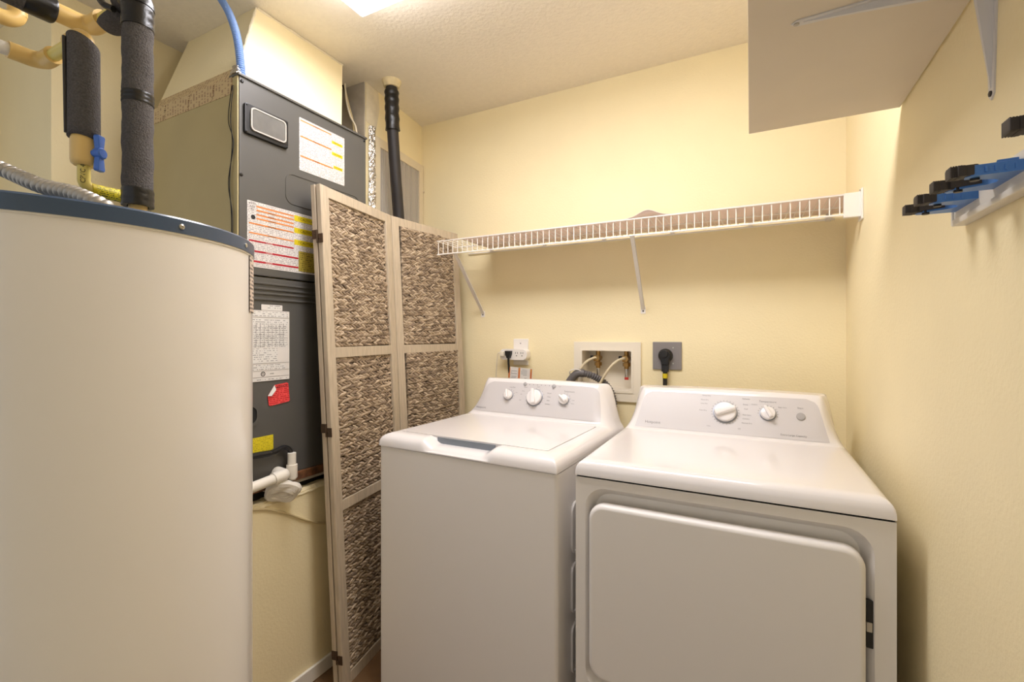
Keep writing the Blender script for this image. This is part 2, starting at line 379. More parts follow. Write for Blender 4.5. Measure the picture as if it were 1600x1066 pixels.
def knob(T, root, x, z, r, ang, label, big=False):
    f = T.face(x, z, .001)
    k = MB().lathe([(r*1.10, 0), (r*1.10, .004), (r*1.02, .005)], f).build('knob_ring', 'ring', root)
    kn = MB().lathe([(r, .004), (r*.99, .010), (r*.93, .0145), (r*.80, .0165), (.0005, .017)], f)
    g = f.rot(ang)
    w = r*.28
    kn.prism([(-w, -r*.80), (-w*.8, -r*.93), (w*.8, -r*.93), (w, -r*.80), (w*.75, r*.86), (w*.4, r*.97), (-w*.4, r*.97), (-w*.75, r*.86)], .010, .030, g, .004, 3)
    return kn.build('knob', 'enamel', root, label=label)
def ticks(mb, T, x, z, r, n, a0=0, a1=2*PI):
    f = T.face(x, z, .0015)
    for i in range(n):
        a = a0+(a1-a0)*i/n; c, s_ = math.cos(a), math.sin(a); g = Fr(f(r*c, r*s_), f.u*c+f.v*s_, f.v*c-f.u*s_, f.n)
        mb.box((0, -.0006, 0), (.004, .0006, .0002), fr=g)
def console_text(mb, T, items):
    for t, x, z, size, al in items: mb.text(t, size, T.face(x, z, .0016), al, .0001)

# ------------------------------------------------------------------ dryer
DX0, DX1, DY0, DD = -.424, .266, 1.197, .70
dr = thing('clothes_dryer', ((DX0+DX1)/2, DY0+DD/2, 0), 'white front-loading clothes dryer with a large square door, right of the washer', 'dryer')
DF = Fr((DX0, DY0, 0), (1, 0, 0), (0, 1, 0)); DW = DX1-DX0
T = Top(DF, DW, DD, .881, .918, .49, .592, 1.058, .268, .345, .034, .034); T.wing = .03
T.mesh().build('top', 'enamel', dr, label='glossy white top with raised control console', ang=50)
# body with the door well
wx0, wx1, wz0, wz1 = .027, .654, .30, .848
bf = Fr((DX0, DY0+.004, 0), (1, 0, 0), (0, 0, 1))     # front face, n = -Y
well = rrect(wx0, wz0, wx1, wz1, .055, 6); well_in = rrect(wx0+.018, wz0+.018, wx1-.018, wz1-.018, .04, 6)
out = []
for (a, b) in well:                                     # matching outer outline for the ring
    out.append((0 if a < (wx0+wx1)/2 else DW, .03 if b < (wz0+wz1)/2 else .872) if False else (a, b))
body = MB()
def proj_out(a, b):
    cx, cz = (wx0+wx1)/2, (wz0+wz1)/2; dx, dz = a-cx, b-cz
    k = min((DW/2+abs(0) if dx == 0 else ((DW-cx) if dx > 0 else cx)/abs(dx)) if dx else 9, ((.872-cz) if dz > 0 else (cz-.03))/abs(dz) if dz else 9)
    return (cx+dx*k, cz+dz*k)
oo = [proj_out(*p) for p in well]
# snap the outline's corners
for (cx_, cz_) in ((0, .03), (DW, .03), (DW, .872), (0, .872)):
    i = min(range(len(oo)), key=lambda q: (oo[q][0]-cx_)**2+(oo[q][1]-cz_)**2); oo[i] = (cx_, cz_)
n = len(well)
V = [bf(*p, 0) for p in oo]+[bf(*p, 0) for p in well]
lev = [(0.004, -.006), (.012, -.022), (.020, -.030)]
allr = [well]
for ins, dep in lev:
    rr = rrect(wx0+ins, wz0+ins, wx1-ins, wz1-ins, .055-ins*.6, 6); V += [bf(*p, dep) for p in rr]
Fc = []
for L_ in range(len(lev)+1):
    for k in range(n): j = (k+1) % n; Fc.append((L_*n+k, L_*n+j, (L_+1)*n+j, (L_+1)*n+k))
Fc.append(tuple((len(lev)+1)*n+k for k in range(n)))
body.add(V, Fc)
for a, b in (((0, 0), (0, 1)),): pass
body.box((DX0, DY0+.0045, .0), (DX0+.0008, DY0+DD-.02, .872)); body.box((DX1-.0008, DY0+.0045, 0), (DX1, DY0+DD-.02, .872)); body.box((DX0, DY0+DD-.022, 0), (DX1, DY0+DD-.02, .872)); body.box((DX0, DY0+.05, .03), (DX1, DY0+DD-.02, .032))
body.build('body', 'enamel_body', dr, ang=30)
MB().box((DX0+.006, DY0+.008, .8722), (DX1-.006, DY0+DD-.03, .8772)).build('seam', 'dark', dr)
MB().box((DX0+.03, DY0+.03, 0), (DX1-.03, DY0+.05, .031)).build('toe_kick', 'dark', dr)
door = MB().slab(.040, .345, .638, .809, .042, -.012, .016, .012, bf).build('door', 'enamel_body', dr, label='large flat square door with rounded corners')
MB().box((.640, .60, -.012), (.652, .70, -.002), .001, bf).build('hinge', 'black_pl', dr)
MB().box((.640, .635, -.010), (.650, .655, .001), .001, bf).build('hinge', 'steel', dr)
console_parts(T, dr, .050, .640, .076, .612, .926, 1.048)
def lx(X): return X-DX0
knob(T, dr, lx(-.077), .992, .035, math.radians(-68), 'large white cycle knob')
knob(T, dr, lx(.051), .996, .022, math.radians(28), 'smaller white knob')
f = T.face(lx(.143), .994, .001)
MB().lathe([(.0125, 0), (.0125, .003), (.011, .0045), (.0004, .005)], f).build('start_button', 'btn', dr, label='grey round start button')
pt = MB(); ticks(pt, T, lx(-.077), .992, .0405, 26); ticks(pt, T, lx(.051), .996, .0265, 12, -.3, PI+.3)
console_text(pt, T, [('Temperature', lx(.051), 1.033, .0095, 'CENTER'), ('Cotton', lx(.012), 1.022, .006, 'CENTER'), ('Easy Care', lx(.093), 1.018, .006, 'CENTER'), ('Start', lx(.143), 1.019, .0085, 'CENTER'),
  ('Extra-Large Capacity', lx(.121), .938, .0085, 'CENTER')])
for i, (dx, dz, w_) in enumerate([(-.085, .050, 'Timed Dry'), (-.092, .036, 'More Dry'), (-.094, .024, 'Less Dry'), (-.098, .002, 'Auto Dry'), (.088, .046, 'Delicates'), (.086, .028, 'Damp'), (.088, .014, 'Fluff'), (.092, -.004, 'Easy Care'), (.088, -.016, 'Cottons'), (.092, -.029, 'Normal Dry'), (.06, -.048, 'Off'), (-.07, -.046, 'Less')]):
    console_text(pt, T, [(w_, lx(-.077+dx*.72), .992+dz, .0062, 'CENTER')])
console_text(pt, T, [('Hotpoint', lx(-.313), .943, .0145, 'CENTER')])
pt.build('console_print', 'print_grey', dr, label='small grey lettering', kind='stuff', smooth=False)

# ------------------------------------------------------------------ washer (turned a little)
WR = math.radians(-2.8)
wa = thing('washing_machine', (-1.164, 1.233, 0), 'white top-loading washing machine between the woven screen and the dryer', 'washer', WR)
WF = Fr((-1.164, 1.233, 0), (math.cos(WR), math.sin(WR), 0), (-math.sin(WR), math.cos(WR), 0)); WW, WD = .686, .645
T = Top(WF, WW, WD, .872, .913, .492, .585, 1.060, .245, .343, .050, .050); T.wing = .045
lx0, lx1, ly0, ly1 = .052, .628, .062, .478
def dip(x, y):
    notch = ss((x-.185)/.05)*ss((.475-x)/.05)*ss((.066-y)/.004)*.024
    groove = .005 if (lx0-.0025 < x < lx1+.0025 and ly0-.0025 < y < ly1+.0025) else 0
    return max(notch, groove)
T.dip = dip
T.mesh(extra_x=(lx0-.0026, lx0-.0024, lx1+.0024, lx1+.0026), extra_y=(ly0-.0026, ly0-.0024, ly1+.0024, ly1+.0026, .0575, .059, .061, .063, .065)).build('top', 'enamel', wa, label='white top with rounded lip, handle notch and raised console', ang=50)
T.dip = None
lid = MB().prism(rrect(lx0+.001, ly0+.001, lx1-.001, ly1-.001, .014, 5), .9085, .9135, WF, .002, 2); lid.build('lid', 'enamel', wa, label='glossy white lid')
MB().box((.215, .0585, .889), (.445, .0625, .909), fr=WF).build('lid_edge', 'lid_under', wa, label='grey underside of the lid in the handle notch')
b = MB(); b.prism(rrect(0, 0.002, WW, WD-.01, .012, 4), .03, .866, WF); b.build('body', 'enamel_body', wa)
MB().prism(rrect(.004, .006, WW-.004, WD-.014, .01, 3), .866, .868, WF).build('seam', 'dark', wa)
MB().box((.03, .03, 0), (WW-.03, WD-.05, .03), fr=WF).build('toe_kick', 'dark', wa)
SF = Fr(WF(WW, 0, 0), WF.v, (0, 0, 1))
for z0 in (.60, .42, .24, .06):
    q = MB(); q.ring(rrect(.10, z0, .56, z0+.155, .03), rrect(.106, z0+.006, .554, z0+.149, .026), 0, .006, SF); q.build('side_emboss', 'enamel_body', wa)
console_parts(T, wa, .046, .634, .094, .606, .926, 1.050)
for x, z, r, a, l in ((.212, .997, .0205, .25, 'small white knob, left'), (.338, .995, .034, .25, 'large white cycle knob'), (.471, .995, .0205, .9, 'small white knob, right')):
    knob(T, wa, x, z, r, a, l)
for x, z in ((.280, 1.046), (.415, 1.044)):
    MB().lathe([(.0085, 0), (.0085, .003), (.006, .0045), (.0004, .004)], T.face(x, z, .001)).build('push_button', 'btn', wa)
pt = MB()
for i in range(6):
    pt.lathe([(.0018, 0), (.0015, .0005)], T.face(.301+i*.0186, 1.0455, .0016), 8)
ticks(pt, T, .338, .995, .0395, 16); ticks(pt, T, .212, .997, .025, 9, -.5, PI+.4); ticks(pt, T, .471, .995, .025, 9, -1.2, PI)
console_text(pt, T, [('Load Size', .222, 1.030, .0075, 'CENTER'), ('Temperature', .487, 1.027, .0085, 'CENTER'), ('Lock', .437, 1.044, .005, 'LEFT'), ('Cycle', .345, 1.038, .006, 'CENTER'), ('Start', .415, 1.033, .0055, 'CENTER'), ('Options', .285, 1.034, .005, 'CENTER'),
  ('Rinse', .278, 1.018, .0055, 'CENTER'), ('Spin', .272, 1.005, .0055, 'CENTER'), ('Soak', .272, .982, .0055, 'CENTER'), ('Normal', .400, 1.016, .006, 'CENTER'), ('Heavy', .402, 1.002, .006, 'CENTER'), ('Bulky', .402, .988, .006, 'CENTER'), ('Delicates', .402, .974, .006, 'CENTER'), ('Cold', .51, .995, .0055, 'CENTER'), ('Warm', .51, .983, .0055, 'CENTER'), ('Hot', .247, 1.01, .0055, 'CENTER'),
  ('Hotpoint', .088, .940, .0135, 'CENTER')])
pt.build('console_print', 'print_grey', wa, label='small grey lettering', kind='stuff', smooth=False)

# ------------------------------------------------------------------ water heater
HC = Vector((-1.018, .361, 0)); HR = .26; HT = 1.432
he = thing('water_heater', HC, 'tall white cylindrical water heater with a navy blue top rim', 'water heater')
HF = Fr(HC, (1, 0, 0), (0, 1, 0))
MB().lathe([(HR-.012, .0), (HR-.012, .02), (HR-.001, .02), (HR-.001, HT-.024)], HF, 128).build('tank', 'heater', he, label='white tank jacket')
MB().lathe([(HR+.0005, HT-.0265), (HR+.0005, HT-.0235)], HF, 128).build('jacket_edge', 'white_trim', he, label='thin white line under the rim')
MB().lathe([(HR+.002, HT-.0235), (HR+.002, HT-.003), (HR-.001, HT), (HR-.012, HT), (HR-.014, HT-.004), (.0005, HT-.002)], HF, 128).build('rim', 'navy', he, label='navy blue top rim')
for a in (-37, 6, 38, -80):
    d = Vector((math.cos(math.radians(a)), math.sin(math.radians(a)), 0)); f = Fr(HC+d*(HR+.002)+Vector((0, 0, HT-.0135)), Vector((0, 0, 1)).cross(d), (0, 0, 1))
    MB().lathe([(.0042, -.001), (.0042, .001), (.0028, .0022), (.0012, .0024), (.0008, .001)], f, 14).build('screw', 'screw', he)
def cyl(a, z, off=.0006): t = math.radians(a); return HC+Vector((math.cos(t)*(HR+off), math.sin(t)*(HR+off), z))
MB().grid(cyl, [44+i*2 for i in range(14)], [1.300, 1.405]).build('rating_label', print_mat('rating_print', (214, 196, 180), (118, 106, 98), pitch=.0075, dens=.55, wscale=60), he, label='printed rating label wrapping the right side')

# pipes above the heater
up = Vector((0, 0, 1))
hot = Vector((-1.025, .450, 0)); zt = HT-.0022; zh = 1.872; HRf = .0238
hp = thing('hot_water_pipe', (hot.x, hot.y, zt), 'pipe in grey foam with black tape bands, rising from the heater then turning left', 'pipe')
MB().tube([hot+Vector((0, 0, zt)), hot+Vector((0, 0, 1.52))], .0145, 18).build('pipe', 'cpvc', hp, label='cream pipe end below the foam')
z0, z1 = 1.503, zh
fo = MB(); zz = [z0+(z1-z0)*i/40 for i in range(41)]
fo.tube([hot+Vector((.0006*math.sin(i*.9), .0005*math.cos(i*.7), z)) for i, z in enumerate(zz)], [HRf+.0004*math.sin(i*1.7) for i in range(41)], 28, cap=True)
fo.build('foam_sleeve', 'foam', hp, label='grey foam insulation')
for a, b_, r in ((1.498, 1.530, HRf+.0010), (1.690, 1.710, HRf+.0010), (1.832, 1.872, HRf+.0014)):
    q = MB(); k = 8; P = [hot+Vector((0, 0, a+(b_-a)*i/k)) for i in range(k+1)]; q.tube(P, [r*(1+.014*math.sin(i*2.1)) for i in range(k+1)], 28, cap=False)
    q.ring(circle(r, 28), circle(.017, 28), 0, .002, Fr(hot+Vector((0, 0, a)), (1, 0, 0), (0, 1, 0))); q.build('tape_band', 'tape_b', hp, label='black tape band')
zr = 1.893
bend = arc(hot+Vector((-.026, 0, zh-.004)), (1, 0, 0), up, .026, 0, PI/2, 8)
MB().tube([hot+Vector((0, 0, zh-.03))]+bend+[hot+Vector((-.05, 0, zr+.001))], [HRf]*9+[HRf*.97]*2, 24).build('foam_bend', 'foam', hp, label='bent grey foam at the top corner')
MB().tube(arc(hot+Vector((-.026, 0, zh-.004)), (1, 0, 0), up, .027, .02, PI/2-.1, 6), [.0256, .0262, .0258, .0263, .0257, .026, .0254], 24).build('tape_band', 'tape_b', hp)
xE = -1.215
MB().tube([hot+Vector((-.04, 0, zr)), Vector((xE+.045, hot.y, zr))], .0115, 18).build('pipe', 'cpvc_y', hp)
fp = MB()
def flap(u, v):
    a = -2.5+u*3.7; r = .022+.007*math.sin(v*PI); return Vector((hot.x-.045-.060*v, hot.y+math.cos(a)*r, zr+math.sin(a)*r-.010*v))
fp.grid(flap, [i/20 for i in range(21)], [i/8 for i in range(9)]); o = fp.build('foam_flap', 'foam', hp, label='loose split foam flap')
sm = o.modifiers.new('thick', 'SOLIDIFY'); sm.thickness = .006
st = MB(); st.tube(spline([(hot.x-.080, hot.y-.024, zr+.026), (hot.x-.066, hot.y-.034, zr+.004), (hot.x-.046, hot.y-.034, zr-.020), (hot.x-.028, hot.y-.026, zr-.03)], 6), [.006]*19, 8); st.build('tape_strap', 'tape_b', hp, label='black tape strap')
el = [Vector((xE+.056, hot.y, zr)), Vector((xE+.03, hot.y, zr))]+arc((xE+.022, hot.y-.022, zr), (0, 1, 0), (-1, 0, 0), .022, 0, PI/2, 8)+[Vector((xE, hot.y-.06, zr))]
MB().tube(el, .0180, 20).build('elbow', 'cpvc', hp, label='cream elbow fitting')
MB().tube([(xE, hot.y-.03, zr), (xE, -.25, zr)], .0115, 16).build('pipe', 'cpvc_y', hp)
MB().tube([(xE, hot.y-.058, zr), (xE, hot.y-.068, zr), (xE, -.25, zr)], [.0232, .0242, .0242], 24).build('foam_sleeve', 'foam', hp)
MB().tube([(xE, hot.y-.056, zr), (xE, hot.y-.060, zr), (xE, hot.y-.098, zr), (xE, hot.y-.101, zr)], [.023, .0254, .0254, .0246], 24).build('tape_band', 'tape_b', hp, label='black tape band')

cold = Vector((-1.1026, .3987, 0)); zk = 1.795
cp = thing('cold_water_pipe', (cold.x, cold.y, zt), 'cream pipe with a blue-handled ball valve and slit grey foam sleeve above the heater', 'pipe')
zx = 1.530; nip = Vector((cold.x, .488, 0))
MB().tube([cold+Vector((0, 0, 1.58)), cold+Vector((0, 0, zx+.016))]+arc(cold+Vector((0, .016, zx+.016)), (0, -1, 0), (0, 0, -1), .016, 0, PI/2, 6)+[nip+Vector((0, -.02, zx))]+arc(nip+Vector((0, -.016, zx-.016)), (0, 0, 1), (0, 1, 0), .016, 0, PI/2, 6)+[nip+Vector((0, 0, zt))], .0098, 18).build('pipe', 'cpvc_y', cp, label='pale yellow pipe')
a0 = cold+Vector((0, .010, zx)); a1 = cold+Vector((0, .058, zx))
MB().tube([a0, a0.lerp(a1, .02), a0.lerp(a1, .98), a1], .0118, 20).build('yellow_tag', 'ytag', cp, label='yellow printed tag wrapped around the pipe')
for p_ in (a0.lerp(a1, .06), a0.lerp(a1, .94)): MB().tube([p_-Vector((0, .003, 0)), p_+Vector((0, .003, 0))], .0121, 20).build('tag_edge', 'yellow', cp)
MB().tube([a1, a1+Vector((0, .016, 0))], .0140, 20).build('coupling', 'cpvc', cp)
MB().lathe([(.0150, 1.571), (.0185, 1.574), (.0198, 1.580), (.0198, 1.616), (.018, 1.624)], Fr(cold, (1, 0, 0), (0, 1, 0)), 28).build('valve_body', 'cpvc', cp, label='cream ball valve body')
hd = Vector((.8886, .4587, 0)); o_ = cold+hd*.0198+Vector((0, 0, 1.594)); hf = Fr(o_, Vector((-.4587, .8886, 0)), (0, 0, 1))
hb = MB(); hb.lathe([(.007, -.003), (.007, .004), (.010, .005), (.010, .015), (.008, .017)], hf, 18)
for s_ in (1, -1): hb.prism([(-.005, s_*.003), (.005, s_*.003), (.008, s_*.030), (.006, s_*.033), (-.006, s_*.033), (-.008, s_*.030)][::s_], .005, .014, hf, .002)
hb.build('valve_handle', 'blue_h', cp, label='blue valve handle')
def pw(x, y, z):
    r = .0100+z; vdir = math.atan2(-cold.y, -cold.x); t = vdir - y/.0098 - .1; return cold+Vector((math.cos(t)*r, math.sin(t)*r, 1.537+x))
MB().text('CPVC 41', .0105, None, 'LEFT', .0001, wrap=pw).build('pipe_print', 'blackprint', cp, label='black print reading CPVC 41', smooth=False, kind='stuff')
sl = MB(); va = math.atan2(-cold.y, -cold.x)
def sleeve(u, v):
    a = va+2.6-u*5.3; r = .0228+.0012*math.sin(u*9); z = 1.620+(zk-1.620+.004)*v + .012*math.cos(a-va+.9)*(1 if v > .5 else .35)
    return cold+Vector((math.cos(a)*r-.0025*v, math.sin(a)*r, z))
sl.grid(sleeve, [i/30 for i in range(31)], [i/12 for i in range(13)]); o = sl.build('foam_sleeve', 'foam', cp, label='slit grey foam sleeve'); q = o.modifiers.new('thick', 'SOLIDIFY'); q.thickness = .008; q.offset = 1
fl_ = MB(); d2 = Vector((math.cos(va-1.50), math.sin(va-1.50), 0))
fl_.tube([cold+d2*.0240+Vector((0, 0, 1.626)), cold+d2*.0250+Vector((0, 0, 1.70)), cold+d2*.0265+Vector((0, 0, zk+.006))], .0030, 8).build('foam_lip', 'foam_b', cp, label='dark slit edge of the foam')
MB().tube([cold+Vector((0, 0, 1.62)), cold+Vector((0, 0, zk-.01))], .0098, 16).build('pipe', 'cpvc', cp)
xk = -1.285; zq = zk+.018
MB().tube([cold+Vector((0, 0, zk-.02)), cold+Vector((0, 0, zk))]+arc(cold+Vector((-.018, 0, zk)), (1, 0, 0), up, .018, 0, PI/2, 8)+[cold+Vector((-.05, 0, zq))], .0165, 20).build('elbow', 'cpvc', cp, label='cream elbow on top')
MB().tube([cold+Vector((-.03, 0, zq)), Vector((xk+.03, cold.y, zq))], .0110, 16).build('pipe', 'cpvc_y', cp)
el = [Vector((xk+.055, cold.y, zq)), Vector((xk+.03, cold.y, zq))]+arc((xk+.022, cold.y-.022, zq), (0, 1, 0), (-1, 0, 0), .022, 0, PI/2, 8)+[Vector((xk, cold.y-.050, zq))]
MB().tube(el, .0160, 20).build('elbow', 'cpvc', cp, label='cream elbow')
MB().tube([(xk, cold.y-.03, zq), (xk, -.25, zq)], .0125, 16).build('pipe', 'pvc', cp, label='white run of pipe')
MB().tube([(xk, cold.y-.100, zq), (xk, cold.y-.14, zq)], .0148, 18).build('coupling', 'pvc', cp)
xs_ = -1.365
pe = thing('supply_pipe', (xs_, .33, 1.90), 'cream supply pipe elbow at the upper left corner', 'pipe')
MB().tube([Vector((xs_, .385, 1.99)), Vector((xs_, .385, 1.925))]+arc((xs_, .363, 1.932), (0, 1, 0), (0, 0, -1), .022, 0, PI/2, 8)+[(xs_, .33, 1.91)], .0155, 20).build('elbow', 'cpvc', pe)
MB().tube([(xs_, .385, 1.93), (xs_, .385, ZC)], .0115, 16).build('pipe', 'cpvc_y', pe); MB().tube([(xs_, .34, 1.91), (xs_, -.25, 1.91)], .0115, 16).build('pipe', 'cpvc_y', pe)
# flexible metal conduit onto the heater
corrugated(spline([(-1.30, .20, 1.63), (-1.198, .308, 1.559), (-1.096, .333, 1.517), (-1.055, .342, 1.505), (-1.01, .350, 1.494), (-.96, .356, 1.477), (-.925, .366, 1.458), (-.912, .370, HT-.002)], 8), .0082, .0138, .0140).build('flexible_conduit', 'steel', label='ribbed grey metal conduit curving onto the heater top', cat='conduit')

# ------------------------------------------------------------------ air handler
AX, AY0, AY1, AZ0, AZ1, AXB = -1.43, .895, 1.438, .75, 2.078, -1.95
ah = thing('air_handler', ((AX+AXB)/2, (AY0+AY1)/2, .70), 'tall slate grey air handler cabinet with warning labels standing on the platform', 'air handler')
MB().box((AXB, AY0, AZ0), (AX-.022, AY1, AZ1-.004), .002).build('cabinet', 'ahu_side', ah, label='galvanized cabinet side with a yellow reflection put into its tan colour')
MB().box((AX-.022, AY0, AZ0), (AX-.004, AY0+.010, AZ1), .001).build('corner_flange', 'ahu_side', ah)
AF = Fr((AX, 0, 0), (0, 1, 0), (0, 0, 1))
p = MB(); p.box((AX-.03, AY0+.004, 1.452), (AX, AY1, AZ1), .004); p.build('upper_panel', 'ahu', ah, label='slate grey upper front panel')
MB().box((AX-.045, AY0-.002, AZ1-.004), (AX+.006, AY1+.002, AZ1+.004), .0015).build('top_lip', 'ahu', ah)
lowp = MB(); lowp.box((AX-.03, AY0+.004, .772), (AX-.002, AY1, 1.448), .004)
lowp = lowp.build('lower_panel', 'ahu', ah, label='slate grey lower front panel')
for z in (1.428, 1.410, 1.395, 1.376): MB().box((AX-.004, AY0+.02, z-.004), (AX+.003, AY1-.02, z+.003), .002).build('rib', 'ahu', lowp)
MB().ring(rrect(1.061, 1.715, 1.40, 1.823, .03), rrect(1.064, 1.718, 1.397, 1.820, .027), 0, .002, AF).build('emboss', 'ahu', ah)
w_ = MB().prism(rrect(.911, 1.899, 1.066, 1.996, .008, 4), 0, .010, AF, .003).build('filter_window', 'black_pl', ah, label='black framed window')
MB().prism(rrect(.930, 1.915, 1.052, 1.985, .012, 4), .010, .014, AF, .003).build('pane', 'window', w_, label='smoked grey window pane')
MB().ring(rrect(.928, 1.913, 1.054, 1.987, .013, 4), rrect(.932, 1.917, 1.050, 1.983, .010, 4), .010, .0155, AF).build('pane_rim', 'slat', w_)
for y, z in ((.917, 1.990), (.917, 1.905), (1.060, 1.990), (1.060, 1.905)): MB().lathe([(.003, .01), (.003, .012), (.001, .0125)], AF.at(y, z), 10).build('screw', 'black_pl', w_)
for y, z in ((.907, 2.060), (.905, 1.764), (1.428, 2.066), (1.428, 1.77)): MB().lathe([(.0055, 0), (.0055, .002), (.003, .004), (.001, .004)], AF.at(y, z), 12).build('screw', 'black_pl', ah)
# labels
def label(root, y0, z0, y1, z1, m, name, lab, off=.0008): return MB().prism(rrect(y0, z0, y1, z1, .002, 2), .0, off, AF).build(name, m, root, label=lab)
def bars(par, name, m, rects, off=.0012):
    for y0, z0, y1, z1 in rects: MB().box((y0, z0, .0), (y1, z1, off), fr=AF).build(name, m, par)
l1 = label(ah, 1.116, 1.847, 1.322, 2.035, 'paper', 'warning_label', 'white warning label with orange lines, upper panel')
bars(l1, 'orange_line', 'orange', [(1.120, 2.024, 1.258, 2.028), (1.120, 1.966, 1.258, 1.971), (1.120, 1.896, 1.265, 1.901)])
bars(l1, 'yellow_line', 'yellow', [(1.260, 1.994, 1.312, 2.004), (1.260, 1.950, 1.312, 1.962), (1.268, 1.900, 1.312, 1.911)])
q = MB()
for y, z in ((1.19, 1.9685), (1.19, 1.8985), (1.19, 2.026)): q.text('WARNING', .006, AF.at(y, z, .0013), ext=.0001)
for y, z in ((1.286, 1.999), (1.286, 1.956), (1.289, 1.9055)): q.text('CAUTION', .008, AF.at(y, z, .0013), ext=.0001)
q.build('label_print', 'blackprint', l1, kind='stuff', smooth=False)
l2 = label(ah, .924, 1.478, 1.232, 1.690, 'paper', 'warning_label', 'white warning label with orange, red and yellow bars')
s_ = (1.690-1.478)/ (408-311)
zz = lambda px: 1.690-(px-311)*(.2/97)
bars(l2, 'orange_line', 'orange', [(.955, zz(v_)-.0025, 1.093, zz(v_)+.0025) for v_ in (318, 324, 331, 337)]+[(.930, zz(v_)-.0022, 1.093, zz(v_)+.0022) for v_ in (346, 361)])
bars(l2, 'red_line', 'redbar', [(.930, zz(373)-.0025, 1.093, zz(373)+.0025), (.935, zz(389)-.003, 1.112, zz(389)+.003), (.940, zz(405)-.003, 1.112, zz(405)+.003)])
bars(l2, 'yellow_line', 'yellow', [(1.095, 1.660, 1.195, 1.680), (1.095, 1.618, 1.195, 1.637), (1.095, 1.576, 1.195, 1.595)])
bars(l2, 'olive_block', 'olive', [(1.113, 1.484, 1.230, 1.556)])
q = MB()
for v_ in (324, 331, 337, 346, 361): q.text('WARNING', .006, AF.at(1.01, zz(v_), .0013), ext=.0001)
for z in (1.670, 1.6275, 1.5855): q.text('! CAUTION', .013, AF.at(1.145, z, .0013), ext=.0001)
q.lathe([(.0075, 0), (.0075, .0012)], AF.at(.944, zz(336)), 16)
for i in range(3): q.text('WX7'[i:]+'S2', .008, AF.at(.941, zz(315+i*4.5), .0009), ext=.0001)
q.build('label_print', 'blackprint', l2, kind='stuff', smooth=False)
q = MB()
for v_ in (373, 389, 405): q.text('DANGER', .006, AF.at(1.0, zz(v_), .0013), ext=.0001)
q.build('label_lettering', 'plainpaper', l2, kind='stuff', smooth=False)
l3 = label(ah, .930, 1.104, 1.076, 1.338, 'plainpaper', 'data_plate', 'white printed data plate')
bars(l3, 'print_block', 'paper2', [(.935, 1.318, 1.070, 1.334), (.935, 1.290, 1.070, 1.312), (.945, 1.216, 1.068, 1.288), (.935, 1.165, 1.03, 1.212), (.935, 1.142, 1.060, 1.158), (.935, 1.106, 1.072, 1.114)], .001)
bars(l3, 'rule', 'print_grey', [(.932, 1.3145, 1.074, 1.3155), (.932, 1.162, 1.074, 1.163), (.932, 1.138, 1.074, 1.139), (.932, 1.117, 1.074, 1.118)]+[(.953+i*.0142, 1.216, .954+i*.0142, 1.296) for i in range(8)]+[(.945, 1.222+i*.0085, 1.068, 1.2227+i*.0085) for i in range(8)], .0014)
q = MB(); q.ring(circle(.008, 18, .978, 1.128), circle(.0055, 18, .978, 1.128), 0, .0012, AF); q.text('R', .010, AF.at(.978, 1.128, .0012), ext=.0001); q.text('LISTED', .005, AF.at(1.01, 1.127, .0012), ext=.0001); q.build('label_print', 'blackprint', l3, kind='stuff', smooth=False)
l4 = label(ah, .972, 1.339, 1.049, 1.358, 'plainpaper', 'small_label', 'small white label above the data plate')
bars(l4, 'print_block', 'paper2', [(.995, 1.342, 1.042, 1.356)], .001)
RF = Fr((AX, 1.035, 1.055), (0, math.cos(.10), math.sin(.10)), (0, -math.sin(.10), math.cos(.10)))
l5 = MB().prism([(-.039, -.030), (-.034, -.033), (.036, -.033), (.040, -.029), (.040, .030), (.035, .034), (-.012, .034), (-.040, .002)], 0, .0008, RF).build('red_sticker', 'red_l', ah, label='red sticker with a curled corner')
MB().add([RF(-.012, .034, .001), RF(-.040, .002, .001), RF(-.030, .001, .007), RF(-.014, .018, .010)], [(0, 1, 2, 3)]).build('curled_corner', 'plainpaper', l5, label='white curled corner')
MB().text('NOTICE', .0125, RF.at(.012, .024, .001), ext=.0002).build('label_print', 'blackprint', l5, kind='stuff', smooth=False)
label(ah, .930, .872, 1.015, .922, 'yellow_l', 'yellow_sticker', 'yellow sticker on the lower panel')
MB().ring(rrect(.900, .960, .964, 1.035, .03, 6), rrect(.909, .969, .955, 1.026, .022, 6), -.001, .004, AF).build('handle', 'ahu', ah); MB().prism(rrect(.909, .969, .955, 1.026, .022, 6), -.001, .0015, AF).build('handle_recess', 'dark', ah)
# dark box standing in for the shaded void under the cabinet, then rusty edge
MB().box((AXB, AY0, .70), (AX-.03, AY1, AZ0)).build('base', 'dark', ah)
MB().box((AX-.035, AY0, .742), (AX+.004, AY1, .772), .003).build('rust_edge', 'rust', ah, label='rusted bottom edge')
MB().box((AX-.028, AY0+.1, .73), (AX-.004, AY1, .742), .002).build('base_strip', 'slat', ah)
